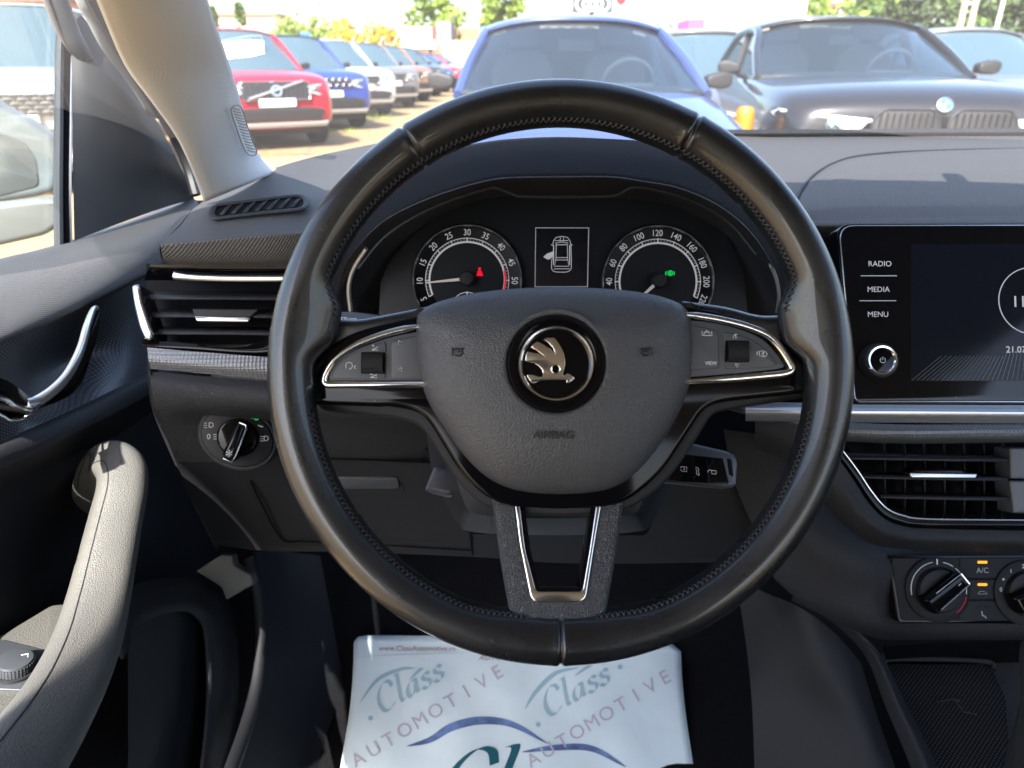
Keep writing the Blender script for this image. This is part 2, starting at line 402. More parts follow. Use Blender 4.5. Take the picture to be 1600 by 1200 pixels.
# kick panel left of the footwell with dark moulding
mb = MB()
mb.surf([[QX(395,862,-.335), QX(440,862,-.32), QY(500,868,.83)],
         [QX(398,960,-.33), QX(445,965,-.31), QY(520,975,.80)],
         [QX(392,1080,-.32), QX(450,1090,-.295), QY(540,1090,.74)],
         [QX(370,1230,-.30), QX(450,1240,-.27), QY(555,1230,.66)]], 5, 5)
mb.build('kick_panel', M['mid'], own)
mb = MB(); mb.tube(cat([QX(388,868,-.33), QX(402,930,-.32), QX(406,1010,-.31), QX(392,1110,-.30), QX(352,1230,-.28)],5), .008, k=10); mb.build('sill_moulding', M['dark'], own)

# ------------------------------------------------------------------ DASHBOARD
dash = empty('dashboard')
tag(dash, 'black textured dashboard behind the steering wheel, spanning the full picture width', 'dashboard')
# left top pad
rows = [[QY(296,330,.73), QY(345,298,.76), QY(430,262,.82), QY(520,238,.93), QY(650,212,1.05)],
        [QY(276,345,.69), QY(340,318,.72), QY(430,290,.76), QY(520,270,.84), QY(650,240,.93)],
        [QY(262,360,.65), QY(330,340,.675), QY(430,322,.69), QY(520,305,.72), QY(640,285,.78)],
        [QY(252,375,.612), QY(310,370,.615), QY(420,360,.62), QY(480,357,.63), QY(560,350,.65)],
        [QY(250,380,.605), QY(305,376,.605), QY(420,366,.61), QY(480,363,.62), QY(560,358,.64)],
        [QY(251,386,.603), QY(305,382,.603), QY(420,373,.608), QY(480,370,.618), QY(560,366,.638)],
        [QY(255,408,.61), QY(305,412,.61), QY(420,412,.615), QY(480,412,.625), QY(560,412,.645)],
        [QY(257,412,.64), QY(305,416,.64), QY(420,416,.645), QY(480,416,.655), QY(560,416,.67)]]
MB().surf(rows, 6, 4).build('top_pad', M['dash'], dash, angle=70)
MB().surf([[QY(250,380,.605), QY(280,352,.66), QY(300,326,.73)], [QY(250,395,.61), QY(282,375,.68), QY(302,350,.76)], [QY(256,412,.64), QY(285,402,.72), QY(305,380,.8)]],4,4).build('pad_end', M['dash'], dash)
# defroster vent on the left pad
vp = Pl3(QY(330,340,.675), QY(430,322,.69), QY(430,290,.76)); vp.o = vp.o + vp.n * .0022
ring = cat([(331,336),(333,326),(345,320),(400,313),(460,306),(476,309),(479,317),(474,325),(462,328),(400,334),(350,340),(338,341)], 4, True)
mb = MB(); mb.tube([vp.at(p.x, p.y, .0015) for p in ring], .0022, closed=True, k=8, flat=(1.4,.7), nrm=vp.n); dv = mb.build('defroster_vent', M['soft'], dash)
mb = MB(); mb.poly([vp.at(p.x, p.y, .0004) for p in ring]); mb.build('vent_slot', M['black'], dv)
mb = MB()
for i in range(7):
    x = 352 + i*18.5; y = 333 - i*2.1
    mb.grid([[vp.at(x-10, y+3, -.0), vp.at(x+7, y-15, .0)], [vp.at(x-2, y+2.5, .0012), vp.at(x+13, y-16, .0012)]])
mb.build('vent_fin', M['mid'], dv, solid=.0008)
# right top pad (centre), with inset panel and seam
rows = []
for y, Y in ((205,1.12),(216,1.05),(240,.95),(275,.85),(315,.77),(343,.722),(350,.712),(356,.711),(366,.72),(372,.75)):
    rows.append([QY(x, y + dy, Y + dY) for x, dy, dY in ((1090,0,-.02),(1150,0,-.01),(1250,0,0),(1400,-1,0),(1600,-2,0),(1800,-3,0),(2100,-4,0))])
MB().surf(rows, 4, 3).build('centre_pad', M['dash'], dash, angle=70)
def padY(y):
    T = ((205,1.12),(216,1.05),(240,.95),(275,.85),(315,.77),(343,.722))
    for (a, A), (b, B) in zip(T, T[1:]):
        if y <= b: return A + (B - A) * (y - a) / (b - a)
    return T[-1][1]
seam = cat([(1240,330),(1250,302),(1275,272),(1320,250),(1380,241),(1460,237),(1600,234),(1800,232),(2000,232)], 8)
def lift(p, up_): r = QY(p.x, p.y, padY(p.y)); return r + Vector((0, -.0, up_))
mb = MB(); mb.tube([lift(p, .0012) for p in seam], .0016, k=8); mb.build('pad_seam', M['soft'], dash)
# raised inset pad inside the seam
ip = []
for s in seam:
    col = []
    for k in range(7):
        t = k / 6; y = s.y + (346 - s.y) * t; x = s.x + (1 - t) * 2
        col.append(QY(x, y, padY(y)) + Vector((0, -.002, .0042 * min(1, k*1.5 + .15) * (1 if k < 6 else .3))))
    ip.append(col)
MB().grid(ip).build('inset_pad', M['dash'], dash)
MB().tube(cat([QY(1130,213,1.06)+Vector((0,0,.004)), QY(1300,212,1.06)+Vector((0,0,.004)), QY(1500,211,1.06)+Vector((0,0,.004)), QY(1800,210,1.06)+Vector((0,0,.004))],5), .005, k=8).build('windscreen_ledge', M['soft'], dash)
# binnacle hood
lip = [(518,500,.63),(526,462,.625),(545,405,.61),(590,352,.60),(640,322,.592),(700,298,.586),(760,281,.584),(800,276,.583),(875,275,.583),(955,275,.583),(1000,281,.584),(1060,292,.586),(1120,318,.592),(1168,356,.6),(1204,408,.61),(1220,456,.625),(1226,505,.63)]
back = [(470,520,.70),(480,440,.715),(505,360,.73),(555,300,.74),(615,262,.745),(680,240,.748),(750,226,.75),(800,220,.75),(875,217,.75),(955,220,.75),(1010,224,.75),(1080,236,.75),(1150,262,.748),(1205,300,.742),(1250,360,.73),(1268,440,.72),(1275,520,.70)]
inn = [(600,512,.685),(601,478,.685),(606,440,.685),(618,405,.685),(645,374,.685),(680,345,.685),(725,320,.685),(780,308,.685),(875,306,.685),(960,310,.685),(1010,314,.685),(1050,322,.685),(1090,342,.685),(1130,374,.685),(1150,410,.685),(1160,450,.685),(1162,512,.685)]
A = [QY(*p) for p in lip]; B = [QY(*p) for p in back]; Cc = [QY(*p) for p in inn]
mid1 = [a.lerp(b, .45) + Vector((0, 0, .006)) for a, b in zip(A, B)]
mid0 = [a.lerp(b, .06) + Vector((0, 0, .0022)) for a, b in zip(A, B)]
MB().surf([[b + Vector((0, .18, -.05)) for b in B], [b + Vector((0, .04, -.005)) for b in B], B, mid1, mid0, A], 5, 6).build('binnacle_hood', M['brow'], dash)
in0 = [a.lerp(c, .03) - Vector((0, 0, .0015)) for a, c in zip(A, Cc)]
stp = [a.lerp(c, .55) + Vector((0, 0, .004)) for a, c in zip(A, Cc)]
MB().surf([A, in0, stp, Cc], 5, 5).build('binnacle_inner', M['hood'], dash)
# raised lip ridge with the recessed notch
mb = MB(); mb.tube(cat([QY(x, y, .60) for x, y in ((560,420),(600,372),(650,338),(705,313),(752,298),(772,293),(800,303),(815,307),(880,308),(950,307),(968,303),(990,293),(1030,298),(1090,318),(1140,350),(1180,398))], 5), .0013, k=8)
mb.build('hood_ridge', M['dark'], dash)
mb = MB(); mb.tube(cat([QY(x, y, Y) for x, y, Y in ((572,388,.612),(552,420,.62),(545,450,.625),(548,485,.63))], 5), .0022, k=8); mb.tube(cat([QY(x, y, Y) for x, y, Y in ((1203,412,.612),(1213,436,.618),(1217,462,.625),(1214,488,.63))], 5), .0016, k=8)
mb.build('binnacle_trim', M['silver'], dash)
# silver end piece left of the binnacle
MB().surf([[QY(500,455,.66), QY(550,447,.66)], [QY(500,478,.655), QY(552,470,.655)], [QY(498,500,.65), QY(560,500,.65)]], 4, 4).build('end_trim', M['strip'], dash)
# --- left air vent
vl = Pl(QY(330,480,.64), -FW + Vector((0,0,.12)))
av = empty('air_vent'); av.parent = dash
back_pl = Pl(vl.o - vl.n * .035, vl.n)
mb = MB(); mb.prism(back_pl, [(228,412),(590,412),(590,560),(232,560)], -.004, 0, .0002); mb.build('vent_cavity', M['black'], av)
mb = MB(); mb.surf([[vl.at(236,412,.0), vl.at(350,414,.0), vl.at(560,414,.0)], [vl.at(230,424,-.004), vl.at(350,425,-.004), vl.at(560,425,-.004)], [vl.at(225,438,-.02), vl.at(350,438,-.02), vl.at(560,438,-.02)]], 4, 4); mb.build('vent_surround', M['gloss'], av)
mb = MB(); mb.tube(cat([vl.at(272,430,.002), vl.at(300,431.5,.003), vl.at(380,433,.003), vl.at(560,433,.003)],4), .0036, k=10, flat=(1.2,.6), nrm=vl.n); mb.build('vent_trim', M['satinchrome'], av)
for y0, y1, x0 in ((461,463,230),(489,492,236),(516,521,236)):
    mb = MB(); mb.surf([[vl.at(x0,y0-1,-.004), vl.at(400,y0,-.004), vl.at(560,y1,-.004)], [vl.at(x0,y0+2,.0), vl.at(400,y0+3,.0), vl.at(560,y1+3,.0)], [vl.at(x0,y0+6,-.001), vl.at(400,y0+7,-.001), vl.at(560,y1+7,-.001)], [vl.at(x0-2,y0-5,-.024), vl.at(400,y0-4,-.024), vl.at(560,y1-4,-.024)]], 3, 3)
    mb.build('slat', M['dark'], av, solid=.0012, angle=60)
mb = MB(); mb.prism(vl, rnd([(299,482),(404,483),(391,496),(304,495)], 3), -.004, .004, .0012); mb.build('vent_tab', M['dark'], av)
mb = MB(); mb.prism(vl, rnd([(303,493),(391,495),(389,503),(306,502)], 3), .0, .007, .0014); mb.build('vent_tab_trim', M['satinchrome'], av)
mb = MB(); mb.prism(vl, rnd([(204,446,4),(213,442,4),(219,449,3),(222,470,8),(236,512,6),(240,520,3),(236,531,4),(225,532,6),(216,512,8),(207,472,8)], 4), -.015, .012, .003); mb.build('vent_lever', M['satinchrome'], av)
mb = MB(); mb.surf([[vl.at(222,526,.006), vl.at(245,533,.003), vl.at(300,535,.0), vl.at(380,538,0), vl.at(412,532,0), vl.at(425,518,0), vl.at(430,500,0)], [vl.at(221,533,.010), vl.at(243,540,.006), vl.at(300,543,.004), vl.at(380,548,.004), vl.at(422,544,.004), vl.at(440,526,.004), vl.at(445,500,.004)], [vl.at(222,540,.008), vl.at(243,546,.004), vl.at(300,550,.002), vl.at(380,556,.002), vl.at(430,552,.002), vl.at(450,530,.002), vl.at(456,500,.002)]], 5, 4); mb.build('vent_sweep', M['gloss'], av)
# --- patterned strip
MB().surf([[QY(230,543,.612), QY(300,549,.608), QY(430,559,.606), QY(600,572,.62)], [QY(232,562,.604), QY(300,568,.60), QY(430,578,.60), QY(600,590,.615)], [QY(235,576,.605), QY(300,582,.602), QY(430,594,.602), QY(600,606,.617)]], 5, 5).build('trim_strip', M['strip'], dash)
# --- lower panel under the strip
def R4(l): return [QY(*p) for p in l]
rows = [R4([(234,580,.607),(300,586,.604),(430,597,.604),(560,606,.612),(700,618,.64)]),
        R4([(236,600,.594),(300,606,.59),(430,617,.59),(560,626,.60),(700,640,.64)]),
        R4([(240,632,.592),(310,636,.59),(430,640,.59),(560,648,.60),(700,662,.65)]),
        R4([(254,668,.60),(320,668,.612),(430,668,.615),(560,676,.62),(700,690,.66)]),
        R4([(275,722,.61),(335,722,.622),(430,716,.625),(560,716,.64),(700,722,.67)])]
MB().surf(rows, 5, 5).build('lower_panel', M['soft'], dash)
rows = [R4([(275,722,.611),(335,722,.623),(430,716,.626),(520,716,.64),(740,722,.66),(900,724,.67),(1230,724,.66)]),
        R4([(300,780,.63),(355,780,.64),(430,780,.645),(520,780,.65),(740,790,.665),(900,795,.67),(1230,790,.66)]),
        R4([(330,838,.66),(380,846,.66),(430,850,.66),(520,850,.665),(740,862,.675),(900,872,.68),(1230,868,.67)]),
        R4([(340,852,.67),(385,858,.67),(430,862,.67),(520,862,.675),(740,868,.685),(900,878,.69),(1230,876,.68)]),
        R4([(345,840,.72),(390,846,.74),(430,850,.75),(520,850,.76),(740,856,.77),(900,866,.77),(1230,864,.77)])]
MB().surf(rows, 5, 5).build('knee_panel', M['mid'], dash)
mb = MB()
for ln in ([(392,752,.632),(410,790,.64),(440,842,.655),(470,846,.66)], [(440,716,.62),(560,718,.635),(700,724,.655)], [(735,724,.655),(733,800,.662),(738,866,.674)], [(470,846,.658),(600,852,.664),(735,860,.67)]):
    mb.tube(cat(R4(ln), 5), .0011, k=6)
mb.build('panel_gap', M['black'], dash)
# left edge bevel of the panel (catches the sun)
rows = [R4([(231,548,.625),(233,560,.612)]), R4([(231,590,.62),(238,600,.598)]), R4([(238,640,.625),(250,650,.604)]), R4([(262,700,.64),(272,708,.616)]), R4([(300,785,.66),(312,790,.64)]), R4([(335,855,.69),(345,858,.672)])]
MB().surf([[r[0] + Vector((-.004, .03, 0)), r[0], r[1]] for r in rows], 3, 5).build('panel_edge', M['soft'], dash)
# storage handle recess
rp = Pl3(QY(535,742,.648), QY(632,742,.655), QY(580,775,.652)); 
mb = MB(); mb.prism(rp, rnd([(520,741),(626,743),(632,748),(632,771),(520,771)], 5), -.002, .0012, .0008); hr = mb.build('glovebox_latch', M['dark'], dash)
mb = MB(); mb.prism(rp, rnd([(520,745),(622,747),(626,764),(520,765)], 6), .0, .0042, .002); mb.build('latch_grip', M['satin'], hr)
# --- light switch
lp = Pl(QY(370,683,.594), Vector((.22,-1,.55)))
ls = empty('light_switch'); ls.parent = dash
el = lambda rx, ry, a=0: [(370 + rx*cos(t)*cos(a) - ry*sin(t)*sin(a), 684 + rx*cos(t)*sin(a) + ry*sin(t)*cos(a)) for t in [2*pi*i/48 for i in range(48)]]
mb = MB(); mb.prism(lp, el(64, 50, .35), -.02, .0, .003); mb.build('switch_bezel', M['soft'], ls)
mb = MB(); mb.prism(lp, el(58, 44, .35), 0, .0015, .001); mb.build('switch_face', M['dial'], ls)
mb = MB(); mb.prism(lp, el(33, 30, .2), .0015, .006, .003); mb.build('knob_base', M['gloss'], ls)
mb = MB(); mb.prism(lp, rnd([(346,708,4),(372,658,6),(386,664,6),(364,722,5),(350,718,5)], 5), .004, .019, .004); mb.build('knob_grip', M['gloss'], ls)
mb = MB(); mb.tube([lp.at(x, y, .0185) for x, y in ((349,716),(362,722),(368,712),(385,670),(384,664),(374,660))], .0009, k=6); mb.build('knob_trim', M['satinchrome'], ls)
mb = MB()
for (x, y, t_, hp) in ((330,664,'D',8),(326,682,'0',8),(416,685,'D',8),(364,646,'o',7)): mb.text(lp, x, y, t_, hp, .0018)
for (x, y) in ((321,661),(321,664.5),(321,668),(336,679),(336,682.5),(336,686),(409,682),(409,685.5),(409,689)):
    mb.tube([lp.at(x-2.5, y, .0018), lp.at(x+2.5, y, .0018)], .0004, k=4)
mb.tube([lp.at(403,664,.0018), lp.at(406,666,.0018), lp.at(411,667,.0018)], .0008, k=4)
mb.text(lp, 358, 712, '*', 15, .0192)
mb.build('switch_symbol', M['printdim'], ls)
mb = MB(); mb.text(lp, 392, 651, 'AUTO', 6, .0018, rot=-.3, bold=.01); mb.build('switch_lettering', M['litgreen'], ls)
# --- centre: silver bar, pattern bar, leathery sweep, side panels
MB().surf([[QY(1165,628,.60), QY(1330,630,.585), QY(1600,632,.585), QY(1900,634,.585)], [QY(1165,640,.588), QY(1330,642,.572), QY(1600,644,.572), QY(1900,646,.572)], [QY(1165,654,.588), QY(1330,656,.573), QY(1600,658,.573), QY(1900,660,.573)], [QY(1165,658,.594), QY(1330,660,.58), QY(1600,662,.58), QY(1900,664,.58)]], 5, 4).build('silver_bar', M['silver'], dash)
MB().surf([[QY(1040,585,.66), QY(1165,628,.62), QY(1330,660,.584), QY(1600,663,.584), QY(1900,665,.584)], [QY(1040,600,.655), QY(1175,640,.61), QY(1330,672,.576), QY(1600,675,.576), QY(1900,677,.576)], [QY(1040,612,.66), QY(1185,652,.61), QY(1330,684,.58), QY(1600,686,.58), QY(1900,688,.58)], [QY(1040,612,.70), QY(1195,656,.64), QY(1330,690,.61), QY(1600,692,.61), QY(1900,694,.61)]], 5, 4).build('centre_trim_strip', M['strip'], dash)
# right vent
vr = Pl(QY(1450,750,.575), -FW + Vector((0,0,.05)))
cv = empty('air_vent'); cv.parent = dash
bp = Pl(vr.o - vr.n * .04, vr.n)
mb = MB(); mb.prism(bp, [(1306,668),(1900,668),(1900,808),(1452,804),(1416,799),(1392,786),(1368,760),(1346,728),(1322,695)], -.004, 0, .0002); mb.build('vent_cavity', M['black'], cv)
sw = [(1296,682),(1315,702),(1340,735),(1362,768),(1385,794),(1412,806),(1450,811),(1600,813),(1900,815)]
mb = MB(); mb.surf([[vr.at(x, y, 0) for x, y in sw], [vr.at(x-3, y+7, .003) for x, y in sw], [vr.at(x-6, y+14, .001) for x, y in sw]], 5, 4); mb.build('vent_surround', M['gloss'], cv)
mb = MB(); mb.tube(cat([vr.at(x, y, .0015) for x, y in sw], 6), .0009, k=8); mb.build('vent_trim', M['satinchrome'], cv)
for y, x0 in ((712,1332),(742,1360),(773,1388)):
    mb = MB(); mb.surf([[vr.at(x0-8,y-1,-.010), vr.at(x0+6,y,-.002), vr.at(1575,y+4,-.002)], [vr.at(x0-8,y+1,-.009), vr.at(x0+6,y+3,.0), vr.at(1575,y+7,.0)], [vr.at(x0-8,y+3,-.010), vr.at(x0+6,y+5,-.002), vr.at(1575,y+9,-.002)], [vr.at(x0+2,y-4,-.022), vr.at(x0+8,y-4,-.022), vr.at(1575,y,-.022)]], 3, 3)
    mb.build('slat', M['mid'], cv, solid=.001, angle=60)
mb = MB()
for i in range(7):
    x = 1380 + i*31; mb.grid([[vr.at(x, 690, -.03), vr.at(x, 812, -.03)], [vr.at(x+3, 690, -.018), vr.at(x+3, 812, -.018)]])
mb.build('rear_vane', M['dark'], cv, solid=.0014)
mb = MB(); mb.prism(vr, rnd([(1422,738),(1528,740),(1526,748),(1424,747)], 3), -.01, .008, .0012); mb.build('vent_tab_trim', M['satinchrome'], cv)
mb = MB(); mb.prism(vr, rnd([(1428,732),(1500,734),(1520,742),(1422,741)], 3), -.01, .004, .0012); mb.build('vent_tab', M['gloss'], cv)
for y0, y1 in ((700,748),(751,802)):
    mb = MB(); mb.prism(vr, rnd([(1578,y0),(1700,y0+1),(1700,y1+1),(1584 if y0 > 720 else 1580,y1)], 3), -.02, .002, .0015); mb.build('side_button', M['panel'], dash)
# sweep under the vent (soft skin)
s0 = [(1180,655,.60),(1262,668,.585),(1300,705,.573),(1330,745,.566),(1356,785,.56),(1384,812,.556),(1412,822,.556),(1450,826,.556),(1600,829,.556),(1900,832,.556)]
s1 = [(1180,680,.60),(1240,700,.585),(1275,735,.572),(1308,775,.562),(1340,808,.555),(1372,832,.55),(1410,843,.55),(1450,847,.55),(1600,850,.55),(1900,853,.55)]
s2 = [(1180,700,.62),(1225,720,.61),(1258,752,.60),(1292,792,.592),(1326,826,.585),(1362,850,.58),(1410,858,.575),(1450,861,.575),(1600,864,.575),(1900,867,.575)]
MB().surf([R4(s0), R4(s1), R4(s2)], 5, 5).build('vent_sweep', M['soft'], dash)
# big side panel
rows = [R4([(1130,670,.68),(1225,690,.65),(1292,755,.635),(1362,820,.62),(1410,835,.615),(1470,840,.612),(1600,842,.612),(1900,844,.612)]),
        R4([(1150,760,.65),(1215,790,.615),(1280,840,.588),(1350,872,.574),(1380,884,.572),(1470,884,.585),(1600,884,.585),(1900,884,.585)]),
        R4([(1190,850,.64),(1225,868,.61),(1285,900,.582),(1352,930,.566),(1384,940,.566),(1470,940,.585),(1600,940,.585),(1900,940,.585)]),
        R4([(1206,895,.63),(1240,925,.61),(1290,955,.582),(1355,982,.562),(1396,990,.560),(1470,990,.575),(1600,990,.575),(1900,990,.575)]),
        R4([(1210,905,.66),(1245,935,.64),(1295,966,.62),(1358,994,.61),(1398,1000,.61),(1470,1000,.61),(1600,1000,.61),(1900,1000,.61)])]
MB().surf(rows, 5, 5).build('centre_side_panel', M['soft'], dash, angle=60)
settle(dash, (0.2, .8, .6))
# ------------------------------------------------------------------ climate panel
clim = empty('climate_control_panel'); tag(clim, 'black climate control panel with round knobs and glowing amber lamps', 'climate controls')
cp = Pl(QY(1500,925,.562), -FW + Vector((0,0,.1)))
mb = MB(); mb.prism(cp, rnd([(1388,868,6),(1760,866),(1760,976),(1404,974,8)], 5), -.02, .0, .001); mb.build('panel_frame', M['gloss'], clim)
mb = MB(); mb.prism(cp, rnd([(1393,872,5),(1755,870),(1755,971),(1408,970,6)], 5), -.002, .0012, .0006); mb.build('panel_face', M['clim'], clim)
for y0, y1 in ((872,903),(906,936),(939,970)):
    mb = MB(); mb.prism(cp, rnd([(1500,y0),(1592 if y0 > 880 else 1596,y0),(1592,y1),(1500,y1)], 2), .0, .0022, .0005); mb.build('button', M['clim'], clim)
mb = MB()
for y in (904.5, 937.5): mb.tube([cp.at(1500,y,.0012), cp.at(1600,y,.0012)], .0006, k=4)
mb.build('button_gap', M['black'], clim)
k_ = cp.k()
def knob(cx, cy, R, rot, ticks):
    u, v = cp.uv(cx, cy, .002); r = R * k_
    kb = empty('control_knob'); kb.parent = clim
    mb = MB(); mb.lathe(cp, u, v, [(r, .0), (r, .004), (r*.96, .0048), (r*.72, .0052), (r*.68, .004), (.0001, .004)], 64); mb.build('knob_ring', M['clim'], kb)
    mb = MB(); mb.lathe(cp, u, v, [(r*.66, .003), (r*.64, .009), (r*.6, .0098), (.0001, .0098)], 48); mb.build('knob_body', M['dark'], kb)
    c, s = cos(rot), sin(rot)
    def loc(a, b, h): return cp.P(u + (a*c - b*s)*r, v + (a*s + b*c)*r, h)
    pg = Pl(loc(0,0,0), cp.n, cp.x*c + cp.y*s)
    mb = MB(); mb.prism(pg, rnd([(-.72*r,-.26*r),(.72*r,-.3*r),(.72*r,.3*r),(-.72*r,.26*r)], .12*r), .008, .021, .004, uv=True); mb.build('knob_grip', M['gloss'], kb)
    mb = MB(); mb.tube([loc(-.66,-.2,.0205), loc(.3,-.23,.0208)], .0006, k=6); mb.tube([loc(-.66,.2,.0205), loc(.5,.23,.0208)], .0006, k=6); mb.tube([loc(-.7,-.2,.0195), loc(-.7,.2,.0195)], .0012, k=6); mb.tube([loc(-.5,0,.0211), loc(-.38,0,.0211)], .0008, k=6)
    mb.build('grip_trim', M['satinchrome'], kb)
    mb = MB()
    for a0, a1 in ticks:
        mb.tube([cp.P(u + .86*r*cos(a0+(a1-a0)*i/12), v + .86*r*sin(a0+(a1-a0)*i/12), .0051) for i in range(13)], .00045, k=4)
    if ticks: mb.build('temperature_scale', M['print'], kb)
    return kb, u, v, r
kb, u, v, r = knob(1464, 921, 50, radians(218), [(radians(190), radians(100)), (radians(78), radians(56)), (radians(12), radians(-8)), (radians(50), radians(36))])
mb = MB(); mb.tube([cp.P(u + .86*r*cos(a), v + .86*r*sin(a), .0051) for a in [radians(-14 - 40*i/10) for i in range(11)]], .0006, k=4); mb.build('hot_scale', M['redprint'], kb)
mb = MB(); mb.tube([cp.P(u - .01*r, v + .78*r, .0053), cp.P(u - .01*r, v + .95*r, .0053)], .0007, k=4); mb.build('pointer_mark', M['print'], kb)
kb, u, v, r = knob(1602, 926, 50, radians(205), [])
mb = MB()
for a, t_ in ((172,'0'),(125,'1'),(96,'2'),(68,'3'),(40,'4')): mb.text(cp, 0, 0, t_, 6, tr=(lambda X, Y, a=radians(a), u=u, v=v, r=r: cp.P(u + .83*r*cos(a) + X, v + .83*r*sin(a) + Y, .0053)))
for q in range(4):
    a = radians(150); cx = u + .84*r*cos(a) + .0008*cos(q*pi/2); cy = v + .84*r*sin(a) + .0008*sin(q*pi/2); mb.tube([cp.P(cx-.0004, cy, .0053), cp.P(cx+.0004, cy+.0004, .0053)], .0005, k=4)
mb.build('fan_scale', M['print'], kb)
mb = MB(); mb.text(cp, 1535, 891, 'A/C', 8, .0024)
mb.tube([cp.at(x, y, .0024) for x, y in ((1528,928),(1531,924),(1538,924),(1543,928),(1528,928))], .0003, k=4)
mb.tube([cp.at(x, y, .0024) for x, y in ((1534,955),(1535,961),(1540,964),(1541,966))], .0008, k=4)
mb.build('button_symbol', M['printdim'], clim)
for y in (878.5, 913.5):
    mb = MB(); mb.prism(cp, rnd([(1528,y-2),(1543,y-2),(1543,y+2),(1528,y+2)], 1.5), .002, .0028, .0003); mb.build('indicator_lamp', M['litamber'], clim)
mb = MB(); mb.tube([cp.at(1525,948,.0023), cp.at(1533,948,.0023)], .0005, k=4); mb.tube([cp.at(1538,948,.0023), cp.at(1546,948,.0023)], .0005, k=4); mb.build('unlit_lamp', M['black'], clim)
settle(clim, QY(1500,925,.57))
# ------------------------------------------------------------------ infotainment
inf = empty('infotainment_screen'); tag(inf, 'glossy black infotainment touchscreen with RADIO, MEDIA and MENU keys, right of the wheel', 'touchscreen')
ip_ = Pl(D(1450,490,.622), -FW + Vector((0,0,.05)))
mb = MB(); mb.prism(ip_, rnd([(1306,349,26),(1990,347),(1990,634),(1334,632,12)], 8), -.02, 0, .0015, steps=3); mb.build('bezel', M['gloss'], inf)
mb = MB(); path = [ip_.at(p.x, p.y, .0006) for p in rnd([(1311,353,24),(1985,351,10),(1985,629,10),(1336,627,10)], 8)]; mb.tube(path, .0006, closed=True, k=6); mb.build('bezel_trim', M['satinchrome'], inf)
mb = MB(); mb.prism(ip_, rnd([(1313,355,22),(1983,353,10),(1983,627,10),(1337,625,8)], 8), -.002, .0003, .0002); scr = mb.build('screen_glass', M['screen'], inf)
mb = MB(); mb.prism(ip_, [(1424,382),(1860,380),(1860,595),(1424,595)], .0, .0005, .0001); dsp = mb.build('display', M['display'], inf)
mb = MB(); mb.text(ip_, 1375, 412, 'RADIO', 8.2, .0005); mb.text(ip_, 1373, 452, 'MEDIA', 8.2, .0005); mb.text(ip_, 1372, 491, 'MENU', 8.2, .0005)
mb.build('key_lettering', mk('key_print', (.5,.5,.52), .5, emit=(.5,.5,.52), es=.06), inf)
mb = MB(); mb.tube([ip_.at(1345,431,.0006), ip_.at(1401,431,.0006)], .0004, k=4); mb.tube([ip_.at(1343,470,.0006), ip_.at(1400,470,.0006)], .0004, k=4); mb.build('key_divider', M['print'], inf)
mb = MB()
for i in range(36):
    x0 = 1425 + i*7.8; x1 = 1425 + (x0 - 1425) * 1.0
    vx = 1612; dx = (x0 - vx)
    xt = x0 + max(0, min(46, -dx*.28)) if dx < 0 else x0 - min(46, dx*.28)
    yt = 556 if abs(dx) > 60 else 552
    mb.tube([ip_.at(x0, 594, .0007), ip_.at(xt, yt, .0007)], .00022, k=4)
mb.build('line_pattern', M['fan'], dsp)
u, v = ip_.uv(1612, 470, 0); kk = ip_.k()
mb = MB(); mb.lathe(ip_, u, v, [(53*kk,.0006),(53*kk,.0009),(51.6*kk,.0009),(51.6*kk,.0006)], 64); mb.build('clock_ring', M['lit'], dsp)
mb = MB(); mb.text(ip_, 1585, 471, '11:', 17, .0008, bold=.01, align='L'); mb.text(ip_, 1572, 546, '21.07', 10, .0008, bold=.012, align='L'); mb.build('clock_lettering', M['lit'], dsp)
kn = empty('power_knob'); kn.parent = inf
u, v = ip_.uv(1371, 564, .004)
mb = MB(); mb.lathe(ip_, u, v, [(27*kk,0),(26.5*kk,.010),(25*kk,.0115),(22*kk,.012)], 48); mb.build('knob_side', M['dark'], kn)
mb = MB()
for i in range(40): a = 2*pi*i/40; mb.tube([ip_.P(u + 26.8*kk*cos(a), v + 26.8*kk*sin(a), .002), ip_.P(u + 26.4*kk*cos(a), v + 26.4*kk*sin(a), .0095)], .0004, k=4)
mb.build('knob_knurl', M['mid'], kn)
mb = MB(); mb.lathe(ip_, u, v, [(23.5*kk,.0115),(22*kk,.0135),(19.5*kk,.0132),(18*kk,.012)], 48); mb.build('knob_trim', M['chrome'], kn)
mb = MB(); mb.lathe(ip_, u, v, [(18.5*kk,.0118),(12*kk,.0124),(.0001,.0126)], 40); mb.build('knob_cap', M['gloss'], kn)
mb = MB(); mb.tube([ip_.P(u + 4*kk*cos(a), v + 4*kk*sin(a), .0130) for a in [radians(120 + 300*i/14) for i in range(15)]], .0003, k=4); mb.tube([ip_.P(u, v, .0130), ip_.P(u, v + 5*kk, .0130)], .0003, k=4); mb.build('power_symbol', M['print'], kn)
settle(inf, ip_.at(1450,630))
